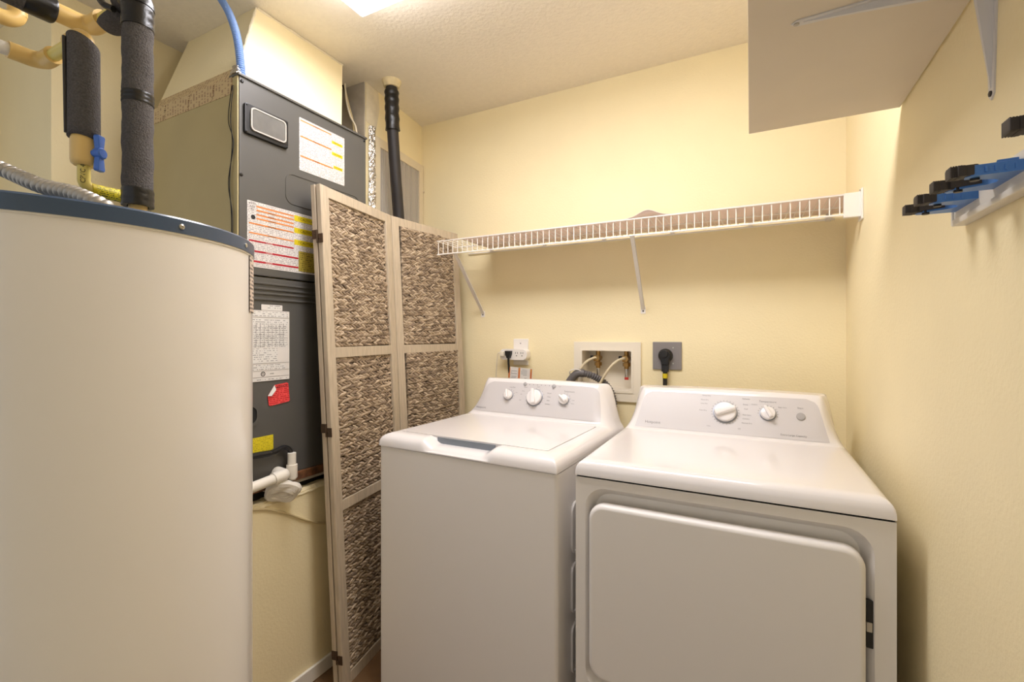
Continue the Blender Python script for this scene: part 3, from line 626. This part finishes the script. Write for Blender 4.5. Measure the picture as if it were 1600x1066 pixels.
# printed tape round the top of the side
tp = MB(); tp.box((AXB, AY0-.0015, 2.022), (AX-.03, AY0, AZ1-.002)); tp.build('printed_tape', 'tape', ah, label='printed foil tape along the top')
q = MB(); TF = Fr((0, AY0-.0016, 0), (0, 0, -1), (1, 0, 0))
for x in (-1.56, -1.70, -1.85): q.text('UL 181A', .014, Fr((x, AY0-.0017, 2.049), (.25, 0, 1), (-1, 0, .25)), ext=.0001)
q.build('tape_print', 'rust', ah, kind='stuff', smooth=False)
for dx in (0, .006): MB().tube(spline([(AX-.020-dx, AY0-.004, 2.045), (AX-.030-dx*2, AY0-.005, 1.94), (AX-.022+dx, AY0-.005, 1.86), (AX-.034-dx, AY0-.006, 1.74), (AX-.026+dx, AY0-.005, 1.62), (AX-.03, AY0-.005, 1.45)], 8), .0014, 6).build('sensor_wire', 'black_pl', ah, label='thin black wire')
# ducting above
pl = MB(); b0 = [(-1.445, .87+.03), (-1.46, 1.335), (-1.93, 1.335), (-1.92, .892+.01)]; b1 = [(-1.585, 1.06), (-1.585, 1.455), (-2.02, 1.455), (-2.02, 1.06)]
nz_ = 8; PV = []
for k in range(nz_+1):
    t = k/nz_
    for (x0, y0), (x1, y1) in zip(b0, b1): PV.append((x0+(x1-x0)*t, y0+(y1-y0)*t, 2.080+(ZC-2.080)*t))
pl.add(PV, [(k*4+i, k*4+(i+1) % 4, k*4+4+(i+1) % 4, k*4+4+i) for k in range(nz_) for i in range(4)]+[(3, 2, 1, 0), tuple(nz_*4+i for i in range(4))])
pl = pl.build('supply_plenum', 'wall', label='yellow painted duct plenum rising from the air handler to the ceiling', cat='duct', smooth=False)
def pq(t, x0, x1): return [Vector(((b0[3][0]+(b1[3][0]-b0[3][0])*t) if x0 == 0 else (b0[0][0]+(b1[0][0]-b0[0][0])*t), b0[3][1]+(b1[3][1]-b0[3][1])*t, 2.080+(ZC-2.080)*t))]
q = MB(); 
A_ = [Vector((b0[i][0], b0[i][1], 2.080)) for i in (3, 0)]; B_ = [Vector((b1[i][0], b1[i][1], ZC)) for i in (3, 0)]
o4 = Vector((0, -.0015, .0008)); q.add([A_[0]+o4, A_[1]+o4, A_[1].lerp(B_[1], .11)+o4, A_[0].lerp(B_[0], .11)+o4], [(0, 1, 2, 3)])
q.build('printed_tape', 'tape', pl, label='printed foil tape at the base')
q = MB(); c0 = A_[1]; random.seed(5)
q.grid(lambda u, v: c0.lerp(B_[1], .02+.11*v)+Vector((.004+.004*random.random()+(-.035*max(0, .5-u)*2), -.004-.004*random.random()+.03*max(0, u-.5)*2*.6, 0)), [i/6 for i in range(7)], [i/5 for i in range(6)]).build('foil_patch', 'foil', pl, label='crinkled foil patch at the corner', smooth=False)
for (xa, ya, xb, yb) in ((b0[0][0], b0[0][1], b1[0][0], b1[0][1]),):   # uneven mastic along the front corner
    q = MB(); P = [Vector((xa+(xb-xa)*t+.001, ya+(yb-ya)*t-.001, 2.08+(ZC-2.08)*t)) for t in [.12+.86*i/30 for i in range(31)]]; random.seed(9)
    q.tube(P, [.003+.003*random.random() for _ in P], 6); q.build('corner_mastic', 'spackle', pl, label='uneven mastic along the corner')
q = MB(); random.seed(12); P = [Vector((-1.584, 1.06+.395*i/20, ZC-.006)) for i in range(21)]; q.tube(P, [.004+.004*random.random() for _ in P], 6); q.build('ceiling_mastic', 'spackle', pl)
# blue corrugated conduit
corrugated(spline([(-1.452, .922, 2.05), (-1.458, .922, 2.12), (-1.486, .927, 2.225), (-1.55, .942, 2.33), (-1.623, .957, 2.415), (-1.66, .965, ZC+.01)], 8), .0098, .0126, .0075).build('blue_conduit', 'conduit', label='blue corrugated conduit from the ceiling to the air handler top', cat='conduit')
# pair of wires in the recess
wr = thing('cable_bundle', (-1.69, 1.58, 2.0), 'thin cream and black wires hanging in the grey recess beside the duct', 'cable')
for pts, m in (([(-1.70, 1.575, ZC+.005), (-1.685, 1.57, 2.36), (-1.66, 1.57, 2.28), (-1.625, 1.575, 2.2), (-1.625, 1.58, 2.0)], 'cordw'), ([(-1.705, 1.575, ZC+.005), (-1.68, 1.575, 2.35), (-1.65, 1.578, 2.25), (-1.645, 1.58, 2.15), (-1.67, 1.58, 2.0)], 'beige_cord'), ([(-1.72, 1.58, ZC+.005), (-1.70, 1.585, 2.38), (-1.69, 1.585, 2.33)], 'black_pl')):
    MB().tube(spline(pts, 8), .0042, 8).build('wire', m, wr)
# foil strip
q = MB(); random.seed(2)
q.grid(lambda u, v: FL(.012+.048*u+.003*random.random(), 1.60+(2.245-1.60)*v, .003+.016*math.sin(u*PI)+.006*random.random()), [i/6 for i in range(7)], [i/60 for i in range(61)])
q.build('foil_tape', 'foil', wl, label='vertical strip of crinkled foil tape', smooth=False)
# insulated refrigerant line
rl = thing('refrigerant_line', (-1.52, 1.76, .72), 'black rubber insulated line running from the ceiling down past the grille', 'pipe')
P = spline([(-1.490, 1.660, ZC), (-1.492, 1.664, 2.36), (-1.496, 1.675, 2.22), (-1.512, 1.715, 2.0), (-1.525, 1.75, 1.82), (-1.53, 1.77, 1.5), (-1.53, 1.70, 1.1), (-1.52, 1.66, .72)], 10)
MB().tube(P, .0265, 20).build('insulation', 'foam_b', rl)
k = [p for p in P if p.z > 2.215 and p.z < 2.40]; MB().tube(k, [.0325+.0018*math.sin(i*1.9) for i in range(len(k))], 20).build('tape_wrap', 'tape_b', rl, label='black tape wrapped round the top')
MB().lathe([(.034, -.03), (.04, -.015), (.045, 0)], Fr((-1.490, 1.66, ZC), (1, 0, 0), (0, 1, 0)), 14).build('ceiling_foam', 'plaster', rl, label='white foam filler at the ceiling')
# return grille
gr = thing('return_grille', FL(.27, 1.20, 0), 'cream return air grille with vertical slats on the left wall', 'grille')
MB().ring([(.052, 1.10), (.487, 1.10), (.487, 2.213), (.052, 2.213)], [(.090, 1.14), (.447, 1.14), (.447, 2.170), (.090, 2.170)], 0, .014, FL).build('frame', 'grille', gr)
MB().box((.090, 1.14, .0005), (.447, 2.170, .002), fr=FL).build('backing', 'grey_plate', gr, label='grey sheet standing in for the shade between the slats')  # shade of the gaps between slats painted as a darker sheet
ns = 25; pitch = .357/ns; q0 = None
for i in range(ns):
    a = .090+pitch*(i+.5); cs, sn = math.cos(.9), math.sin(.9)
    MB().box((a-.0046, 1.14, .006), (a+.0046, 2.17, .010), fr=FL).build('slat', 'slat', gr, smooth=False)
MB().lathe([(.008, 0), (.008, .02), (.005, .024)], FL.at(.488, 2.07, -.004), 12).build('latch', 'grille', gr)

# drain at the foot of the air handler
dn = thing('condensate_drain', (-1.40, 1.03, .705), 'white plastic condensate drain pipe with upright stub at the foot of the air handler', 'pipe')
dx = -1.388
MB().tube([(dx, .80, .768), (dx, .99, .785)]+arc((dx-.02, 1.005, .788), (1, 0, 0), (0, 1, 0), .02, 0, PI/2, 6)+[(AX-.01, 1.028, .790)], .0168, 18).build('pipe', 'pvc', dn)
MB().tube([(dx, .985, .7845), (dx, 1.005, .7865)]+arc((dx-.014, 1.012, .7875), (1, 0, 0), (0, 1, 0), .016, 0, PI/2, 6)+[(AX, 1.028, .790)], .0205, 18).build('elbow', 'pvc', dn, label='cream elbow')
MB().tube([(dx-.012, 1.064, .775), (dx-.012, 1.064, .852)], .0135, 18).build('stub', 'pvc', dn, label='upright stub')
MB().tube([(dx-.012, 1.064, .760), (dx-.012, 1.064, .768), (dx-.012, 1.064, .812)], [.012, .0178, .0178], 18).build('coupling', 'pvc', dn)
q = MB(); random.seed(4)
for k in range(3): q.tube([(dx-.01+.022*math.cos(a)+.004*k, 1.022+.034*math.cos(a+.5)+.002*k, .735+.020*math.sin(a)+.008*k-.01) for a in [i*PI/10 for i in range(20)]], [.014+.003*math.sin(i*1.3+k) for i in range(20)], 8, closed=True)
q.build('wrapped_fitting', 'wrap', label='lump of white wrapped cloth below the drain pipe on the platform edge', cat='wrapping')
MB().tube(spline([(AX+.012, .80, .875), (AX+.016, .955, .868), (AX+.018, 1.0, .866), (AX+.012, 1.045, .872), (AX+.016, 1.064, .862), (AX+.024, 1.066, .84)], 8), [.010]*16+[.008]*25, 10).build('power_cable', 'black_pl', label='black cable entering the upright white drain stub', cat='cable')
MB().tube(spline([(-1.416, .80, .72), (-1.416, .945, .694), (-1.416, 1.0, .674), (-1.416, 1.071, .634), (-1.416, 1.14, .59), (-1.416, 1.215, .553), (-1.416, 1.5, .45)], 8), .0042, 8).build('thin_cord', 'beige_cord', label='thin beige cord running down the platform wall', cat='cord')

# ------------------------------------------------------------------ woven screen
sb = Vector((-1.2735, 1.1735, 0)); Wp = .4486; t1, t2 = -.1709, .1123
leanv = Vector((-.0584, -.0506, 1.785)); Hs = leanv.length
sc = thing('folding_screen', sb, 'tall folding screen of whitewashed wood and woven seagrass leaning by the air handler', 'folding screen')
rails = [(0, .042), (1.785-1.16, 1.785-1.122), (1.785-.609, 1.785-.571), (Hs-.038, Hs)]
rng = np.random.default_rng(11)
def weave_mesh(w, h, name):
    """rows of slanted seagrass strands"""
    ring_, seg = 5, 6
    us = np.linspace(0, 1, ring_+2); prof = np.sin(us*PI)**.6
    tv = []; 
    for i, u in enumerate(us):
        for k in range(seg):
            a = 2*PI*k/seg; tv.append(((u-.5), prof[i]*math.cos(a), prof[i]*math.sin(a)))
    tv = np.array(tv); tf = []
    for i in range(ring_+1):
        for k in range(seg): tf.append((i*seg+k, i*seg+(k+1) % seg, (i+1)*seg+(k+1) % seg, (i+1)*seg+k))
    tf = np.array(tf); V = []; F = []; k = 0; sp_ = .0118; rows = int(h/sp_)
    for r in range(rows):
        b = (r+.5)*h/rows; a = -.01+rng.random()*.01; sgn = 1 if r % 2 else -1
        while a < w:
            L = .038+rng.random()*.010; wd = .0058+rng.random()*.0018; an = sgn*(.34+rng.normal()*.10)
            p = tv*np.array([L, wd, .0062]); p[:, 1] += .0016*np.sin((tv[:, 0]+.5)*PI)*sgn
            x = p[:, 0]*math.cos(an)-p[:, 1]*math.sin(an); y = p[:, 0]*math.sin(an)+p[:, 1]*math.cos(an)
            cx = a+.004; cy = b+rng.normal()*.0012+.0018*math.sin(a*24+r*.35)
            q = np.stack([np.clip(x+cx, .0, w), np.clip(y+cy, .0, h), p[:, 2]-.009+rng.random()*.004+tv[:, 0]*.006*sgn], 1)
            V.append(q); F.append(tf+k); k += len(q); a += .0180+rng.random()*.004
    V = np.concatenate(V); F = np.concatenate(F); me = bpy.data.meshes.new(name); me.from_pydata(V.tolist(), [], F.tolist()); me.update()
    me.polygons.foreach_set('use_smooth', [True]*len(me.polygons)); me.materials.append(M['seagrass']); return me
stw = .043; TH = .0185
def screen_panel(fr, meshes, nm_label):
    root = MB(); root.box((stw-.004, .02, -TH+.004), (Wp-stw+.004, Hs-.02, -.013), fr=fr)
    pr = root.build('panel', 'weave_back', sc, label=nm_label)
    for a0, a1 in ((0, stw), (Wp-stw-.0, Wp)): MB().box((a0, 0, -TH), (a1, Hs, 0), .0015, fr, 1).build('stile', 'wood', pr)
    for b0_, b1_ in rails: MB().box((stw, b0_, -TH+.001), (Wp-stw, b1_, -.0015), .001, fr, 1).build('rail', 'wood', pr)
    for i in range(3):
        b0_ = rails[i][1]; o = bpy.data.objects.new('woven_seagrass', meshes[i]); C.objects.link(o); o.parent = pr; o['kind'] = 'stuff'
        R = Matrix((( *fr.u, 0), (*fr.v, 0), (*fr.n, 0), (0, 0, 0, 1))).transposed(); R.translation = fr(stw, b0_, -.001)
        o.matrix_local = WM[sc].inverted() @ R; WM[o] = WM[sc]
    return pr
def meshes(k): return [weave_mesh(Wp-2*stw, rails[i+1][0]-rails[i][1], f'weave_{k}_{i}') for i in range(3)]
def pf_(b, t):
    u = Vector((math.sin(t), math.cos(t), 0)); v = leanv.normalized(); v = (v-u*v.dot(u)).normalized() if False else v
    n = u.cross(v).normalized(); return Fr(b, u, v, n)
P1 = pf_(sb, t1); P2 = pf_(sb+Vector((math.sin(t1), math.cos(t1), 0))*(Wp+.003), t2)
mA, mB_ = meshes(0), meshes(1)
screen_panel(P1, mA, 'front left panel'); screen_panel(P2, mB_, 'front right panel')
P0 = Fr(P1(0, 0, -TH-.0045), P1.u, P1.v, P1.n); P3 = Fr(P2(.012, 0, -TH-.0045), P2.u, P2.v, P2.n)
screen_panel(P0, mB_, 'folded panel behind the left panel'); screen_panel(P3, mA, 'folded panel behind the right panel')
for z in (1.60, .919, .114):
    h_ = MB(); f_ = P1.at(0, z*Hs/1.785, 0)
    hf_ = Fr(f_.o, f_.n, f_.v, -f_.u)
    h_.box((-TH+.003, -.02, -.001), (.002, .012, .0025), .0006, hf_, 1); h_.box((-2*TH-.005, -.006, -.001), (-TH+.001, .026, .0025), .0006, hf_, 1)
    h_.tube([hf_(-TH-.003, -.02, .002), hf_(-TH-.003, .026, .002)], .0025, 8)
    for a_, b_ in ((-.009, -.004), (-2*TH+.006, .012)): h_.lathe([(.0028, .002), (.0025, .0035), (.0008, .0038)], hf_.at(a_, b_), 8)
    h_.build('hinge', 'bronze', sc, label='dark bronze hinge')

# ------------------------------------------------------------------ wire shelf on the back wall
SX0, SX1, SY, SZ = -1.333, .300, 1.812, 1.705
ws = thing('wire_shelf', ((SX0+SX1)/2, YB, SZ-.07), 'white wire shelf spanning the back wall above the washer and dryer', 'shelf')
wire = MB().tube([(SX0, YB-.012, SZ), (SX0, SY+.006, SZ), (SX0, SY, SZ-.006), (SX0, SY, SZ-.062)], .0019, 6).build('wire', 'wire', ws)
nw = int((SX1-SX0-.03)/.0274)
for i in range(1, nw+1): share(wire, ws, (i*.0274, 0, 0))
for y, z, r in ((SY-.002, SZ+.002, .0027), (SY-.002, SZ-.062, .0032), (YB-.010, SZ-.014, .0034), (YB-.012, SZ-.003, .002), (1.955, SZ-.004, .0026)):
    MB().tube([(SX0-.006, y, z), (SX1-.02, y, z)], r, 8).build('rail', 'wire', ws)
b = MB(); b.box((SX1-.034, SY-.008, SZ-.072), (XR-.004, SY+.008, SZ+.006), .002); b.box((XR-.006, SY-.016, SZ-.082), (XR, SY+.034, SZ+.016), .002); b.build('end_bracket', 'plastic', ws, label='white plastic end bracket')
MB().lathe([(.003, 0), (.003, .003), (.001, .004)], Fr((XR-.006, SY-.006, SZ+.011), (0, 1, 0), (0, 0, 1), (-1, 0, 0)), 10).build('screw', 'steel', ws)
MB().box((SX1-.05, YB-.03, SZ-.02), (SX1-.03, YB, SZ+.004), .003).build('wall_clip', 'plastic', ws)
for x in (-1.20, -.9, -.6, -.3, 0): MB().box((x-.008, YB-.018, SZ-.012), (x+.008, YB, SZ+.004), .002).build('wall_clip', 'plastic', ws)
for xt, xb in ((-1.236, -1.255), (-.409, -.425)):
    q = MB(); A_ = Vector((xt, SY-.002, SZ-.066)); B_ = Vector((xb, YB-.004, 1.372)); d_ = (B_-A_).normalized(); f_ = Fr(A_, d_, Vector((1, 0, 0)))
    L_ = (B_-A_).length; q.box((-.006, -.008, -.0015), (L_, .008, .0015), fr=f_); q.box((-.006, -.008, -.006), (L_, -.0062, .0015), fr=f_); q.box((-.006, .0062, -.006), (L_, .008, .0015), fr=f_)
    q.box((xb-.011, YB-.003, 1.352), (xb+.011, YB, 1.384), .001); br = q.build('brace', 'bracket', ws, label='diagonal support brace')
    MB().lathe([(.004, 0), (.003, .003), (.001, .0035)], Fr((xb, YB-.003, 1.364), (1, 0, 0), (0, 0, 1)), 10).build('screw', 'socket', br)
def bumpz(x): return .026*math.exp(-((x+.352)/.045)**2)
xs = [-1.20+i*.0108 for i in range(140)]
q = MB(); q.grid(lambda x, y: Vector((x, y, SZ+.0035+bumpz(x)*max(0, 1-(y-SY)/.16))), xs, [SY-.004, SY+.04, SY+.08, SY+.12, SY+.16, YB-.02])
o = q.build('shelf_liner', 'liner', label='pale plastic liner lying on the wire shelf with a buckle at the front edge', cat='shelf liner'); z_ = o.modifiers.new('thick', 'SOLIDIFY'); z_.thickness = .002; z_.offset = 1

# ------------------------------------------------------------------ board shelf on the right wall
bs = thing('wall_shelf', (.155, .55, 1.791), 'white board shelf seen from below on the right wall', 'shelf')
MB().box((-.004, -.45, 1.791), (.312, 1.381, 1.810), .001).build('board', 'board', bs)
for yb in (.926, -.05):
    q = MB(); af = Fr((XR, yb, 1.791), (-1, 0, 0), (0, 1, 0), (0, 0, -1))
    wf_ = Fr((XR, yb, 1.791), (0, 0, -1), (0, 1, 0), (-1, 0, 0))
    for f_, L_ in ((af, .254), (wf_, .190)):
        q.prism([(0, -.020), (L_-.008, -.008), (L_, 0), (L_-.008, .008), (0, .020)], 0, .0022, f_)
        q.add([f_(0, -.013, .002), f_(0, .013, .002), f_(0, .005, .024), f_(0, -.005, .024), f_(L_-.018, -.002, .002), f_(L_-.018, .002, .002), f_(L_-.018, .001, .003), f_(L_-.018, -.001, .003)], [(0, 1, 2, 3), (7, 6, 5, 4), (0, 3, 7, 4), (2, 1, 5, 6), (3, 2, 6, 7), (1, 0, 4, 5)])
    o = q.build('bracket', 'bracket_g', bs, label='tapered grey-white steel bracket')
    MB().lathe([(.0042, .002), (.0042, .004), (.0015, .005)], af.at(.246, 0), 12).build('screw', 'steel', o); MB().lathe([(.0042, .002), (.0042, .004), (.0015, .005)], wf_.at(.180, 0), 12).build('screw', 'socket', o)

# ------------------------------------------------------------------ tool rack on the right wall
tr = thing('tool_rack', (XR, .62, 1.436), 'tool rack of blue clips on a white wall rail, right wall', 'tool rack')
q = MB(); q.box((XR-.016, .18, 1.436), (XR, 1.018, 1.484), .002); q.box((XR-.020, .18, 1.436), (XR-.014, 1.018, 1.446), .002); q.box((XR-.020, .18, 1.472), (XR-.014, 1.018, 1.484), .002); q.build('rail', 'alu', tr, label='white rail')
MB().box((XR-.019, 1.018, 1.437), (XR, 1.022, 1.483), .002).build('end_cap', 'alu', tr)
def holder(yc):
    hf = Fr((XR-.016, yc, 1.459), (0, 1, 0), (-1, 0, 0), (0, 0, 1)); w = .041; h = .0140
    q = MB()
    q.prism([(-w-.003, 0), (w+.003, 0), (w, .050), (w-.006, .054), (w-.015, .052), (.012, .017), (.004, .011), (-.004, .011), (-.012, .017), (-w+.015, .052), (-w+.006, .054), (-w, .050)], 0, h, hf, .0015)
    q.prism([(-w+.004, .002), (w-.004, .002), (w-.006, .024), (.014, .010), (-.014, .010), (-w+.006, .024)], h, h+.005, hf, .002)
    ho = q.build('clip', 'blue_p', tr, label='blue plastic clip')
    for s_ in (-1, 1):
        q = MB()
        # rubber wrapped round the arm's end: three faceted lobes with fine ribs
        for y0, y1, xi, xo in ((.046, .056, .013, .0015), (.054, .063, .015, .003), (.061, .070, .014, -.001)):
            xa, xb = sorted((s_*(w-xi-.006), s_*(w+xo))); q.box((xa, y0, .001), (xb, y1, h+.0012), .0022, hf, 2)
        for k in range(5):
            xa, xb = sorted((s_*(w-.018), s_*(w+.0008-.0004*k))); q.box((xa, .0585+k*.0024, .0008), (xb, .0597+k*.0024, h+.0016), fr=hf)
        q.prism([(s_*.012, .022), (s_*.020, .020), (s_*(w-.012), .046), (s_*(w-.022), .052)][::s_], .003, h-.002, hf)
        q.build('rubber_grip', 'rubber', ho, label='black ribbed rubber grip')
        MB().lathe([(.005, -.003), (.005, 0), (.005, h+.002), (.0035, h+.004)], hf.at(s_*(w-.014), .042), 12).build('pivot', 'black_pl', ho)
    for k in range(4): MB().box((-w-.0032, .008+k*.009, .003), (-w-.0008, .010+k*.009, h-.004), fr=hf).build('rib', 'blue_p', ho)
for yc in (.968, .834, .617, .47): holder(yc)

# ------------------------------------------------------------------ services on the back wall
BF = Fr((0, YB, 0), (1, 0, 0), (0, 0, 1))            # a = X, b = Z, n = -Y
op = thing('outlet_plate', (-1.03, YB, 1.10), 'white wall outlet cover plate behind the white adapter', 'outlet')
MB().prism(rrect(-1.073, 1.105, -.990, 1.238, .004, 3), 0, .006, BF, .003).build('plate', 'plastic', op); MB().lathe([(.003, .006), (.003, .007)], BF.at(-1.032, 1.215), 10).build('screw', 'print_grey', op)
ad = thing('plug_adapter', (-1.05, YB-.03, 1.13), 'white multi-outlet adapter plugged into the wall outlet left of the valve box', 'adapter')
a_ = MB().prism(rrect(-1.130, 1.133, -.978, 1.186, .018, 5), .006, .046, BF, .006, 3).build('body', 'plastic', ad)
for cx in (-1.035, -1.005):
    q = MB()
    for ddx in (-.0055, .0055): q.box((cx+ddx-.0012, 1.163, .045), (cx+ddx+.0012, 1.172, .0466), fr=BF)
    q.lathe([(.0028, .045), (.0028, .0466)], BF.at(cx, 1.154), 10); q.build('socket', 'socket', ad)
pg = thing('black_plug', (-1.075, YB-.06, 1.05), 'black plug and cord in the white adapter', 'plug')
MB().prism([(-1.091, 1.178), (-1.058, 1.178), (-1.060, 1.160), (-1.068, 1.142), (-1.081, 1.142), (-1.089, 1.160)][::-1], .044, .070, BF, .005).build('plug', 'black_pl', pg)
MB().tube(spline([BF(-1.0745, 1.145, .058), BF(-1.0745, 1.11, .055), BF(-1.075, 1.05, .045), BF(-1.07, .9, .03)], 6), .0052, 10).build('cord', 'black_pl', pg)
wc = thing('white_plug', (-1.115, YB-.05, 1.0), 'thin white cord hanging from the left side of the adapter', 'cord')
MB().box((-1.125, 1.150, .044), (-1.100, 1.174, .058), .004, BF).build('plug', 'cordw', wc); MB().tube(spline([BF(-1.115, 1.168, .055), BF(-1.135, 1.165, .054), BF(-1.142, 1.14, .05), BF(-1.152, 1.09, .04), BF(-1.160, 1.04, .03), BF(-1.162, .9, .02)], 8), .0024, 8).build('cord', 'cordw', wc)
tg = thing('cord_tag', (-1.01, YB-.06, 1.03), 'white paper tag with orange edges hanging from the black cord behind the washer', 'tag')
GF = Fr((-1.010, YB-.055, 1.06), (1, -.06, -.06), (.06, 0, 1))
MB().prism([(-.068, -.03), (.068, -.03), (.068, .036), (-.068, .036)], 0, .0006, GF).build('card', 'plainpaper', tg)
for x in (-.063, -.006, .060): MB().box((x-.005, -.03, 0), (x+.005, .035, .001), fr=GF).build('orange_stripe', 'orange_p', tg)
for x in (-.035, .022): MB().box((x-.018, -.03, 0), (x+.016, .028, .0009), fr=GF).build('print_block', 'paper2', tg)
q = MB()
for x in (-.063, -.006, .060): q.text('WARNING', .009, Fr(GF(x, .0, .0012), GF.v, -GF.u, GF.n), ext=.0001)
q.build('tag_print', 'redp', tg, kind='stuff', smooth=False)
# valve box
vb = thing('valve_box', (-.59, YB, .955), 'white recessed washing machine valve box in the back wall', 'valve box')
MB().ring([(-.747, .955), (-.434, .955), (-.434, 1.225), (-.747, 1.225)], [(hx0, hz0), (hx1, hz0), (hx1, hz1), (hx0, hz1)], 0, .010, BF).build('frame', 'almond', vb, smooth=False)
MB().ring([(-.716, .994), (-.466, .994), (-.466, 1.194), (-.716, 1.194)], [(hx0, hz0), (hx1, hz0), (hx1, hz1), (hx0, hz1)], 0.01, .013, BF).build('frame_lip', 'almond', vb, smooth=False)
q = MB(); d_ = -.085
q.add([BF(hx0, hz0, .01), BF(hx1, hz0, .01), BF(hx1, hz1, .01), BF(hx0, hz1, .01), BF(hx0+.004, hz0+.004, d_), BF(hx1-.004, hz0+.004, d_), BF(hx1-.004, hz1-.004, d_), BF(hx0+.004, hz1-.004, d_)], [(0, 1, 5, 4), (1, 2, 6, 5), (2, 3, 7, 6), (3, 0, 4, 7), (4, 5, 6, 7)]); q.build('recess', 'almond', vb, smooth=False)
for x in (-.645, -.510):
    q = MB(); c = BF.at(x, 1.148, -.045); q.lathe([(.013, -.03), (.013, .022), (.017, .022), (.017, .036), (.010, .038)], c, 6); q.tube([BF(x, 1.10, -.045), BF(x, 1.185, -.045)], .0105, 10); q.lathe([(.018, -.008), (.018, .008)], Fr(BF(x, 1.120, -.045), (1, 0, 0), (0, 1, 0)), 6)
    v_ = q.build('valve', 'brass', vb, label='brass shut-off valve')
    MB().tube([BF(x, 1.105, -.045), BF(x, 1.055, -.045)], .0085, 14).build('arrestor', 'chrome', v_, label='chrome hammer arrestor')
    MB().tube([BF(x, 1.062, -.045), BF(x, 1.050, -.045)], .0092, 14).build('collar', 'redp' if x > -.6 else 'chrome', v_)
    MB().box((x-.032, 1.14, -.035), (x-.012, 1.160, -.02), .003, BF).build('valve_handle', 'black_pl', v_)
hs = []
for i, (x, pts) in enumerate(((-.645, [(-.645, 1.148, -.01), (-.650, 1.150, .006), (-.678, 1.132, .035), (-.706, 1.09, .05), (-.720, 1.03, .055), (-.722, .9, .06)]), (-.510, [(-.510, 1.148, -.01), (-.514, 1.150, .006), (-.540, 1.135, .035), (-.572, 1.095, .055), (-.610, 1.025, .06), (-.66, .90, .06)]))):
    MB().tube(spline([BF(*p) for p in pts], 8), .0062, 10).build('water_hose', 'hose', label=('beige water hose from the left valve' if i == 0 else 'beige water hose from the right valve'), cat='hose')
dh = thing('drain_hose', (-.66, YB-.07, .9), 'dark grey drain hose looped over the front of the valve box', 'hose')
Pd = spline([BF(-.78, .97, .065), BF(-.752, 1.035, .062), BF(-.715, 1.078, .060), BF(-.682, 1.080, .052)], 8)
MB().tube(Pd, [.0185]*len(Pd), 16).build('hose_neck', 'drain', dh)
corrugated(spline([BF(-.690, 1.081, .054), BF(-.645, 1.070, .045), BF(-.602, 1.045, .035), BF(-.567, 1.008, .035), BF(-.548, .96, .045), BF(-.545, .92, .06), BF(-.55, .86, .07)], 8), .0125, .0168, .011).build('hose_body', 'drain', dh, label='corrugated length')
MB().tube([BF(-.716, 1.078, .060)+Vector((.0215*math.cos(a)*.7, .0, .0215*math.sin(a)))+Vector((.016*math.cos(a), .021*math.cos(a+1.2), 0)) for a in [i*PI/9 for i in range(18)]], .0022, 6, closed=True).build('zip_tie', 'plastic', dh, label='white cable tie')
# dryer outlet
do = thing('dryer_outlet', (-.322, YB, 1.105), 'square grey metal dryer outlet plate', 'outlet')
MB().prism(rrect(-.383, 1.106, -.262, 1.227, .003, 2), 0, .008, BF, .003).build('plate', 'grey_plate', do)
for x, z in ((-.297, 1.202), (-.297, 1.134)): MB().lathe([(.0032, .008), (.0032, .0095)], BF.at(x, z), 10).build('screw', 'screw', do)
dp = thing('dryer_plug', (-.327, YB-.03, 1.0), 'large black dryer plug and cord with a yellow tag', 'plug')
q = MB(); q.lathe([(.030, .008), (.030, .020), (.026, .030), (.020, .034)], BF.at(-.328, 1.168), 22); q.prism([(-.350, 1.180), (-.306, 1.180), (-.314, 1.128), (-.342, 1.128)][::-1], .008, .036, BF, .006); q.lathe([(.017, .034), (.016, .042), (.008, .044)], BF.at(-.330, 1.175), 18); q.prism(rrect(-.342, 1.098, -.314, 1.132, .003), .010, .030, BF, .003)
q.build('plug', 'black_pl', dp)
MB().tube(spline([BF(-.328, 1.12, .020), BF(-.328, 1.05, .022), BF(-.328, 1.0, .03), BF(-.33, .85, .04)], 6), .0095, 12).build('cord', 'black_pl', dp)
MB().tube([BF(-.328, 1.090, .021), BF(-.328, 1.070, .022)], .0105, 12).build('cord_tag', 'yellow', dp, label='yellow tag')
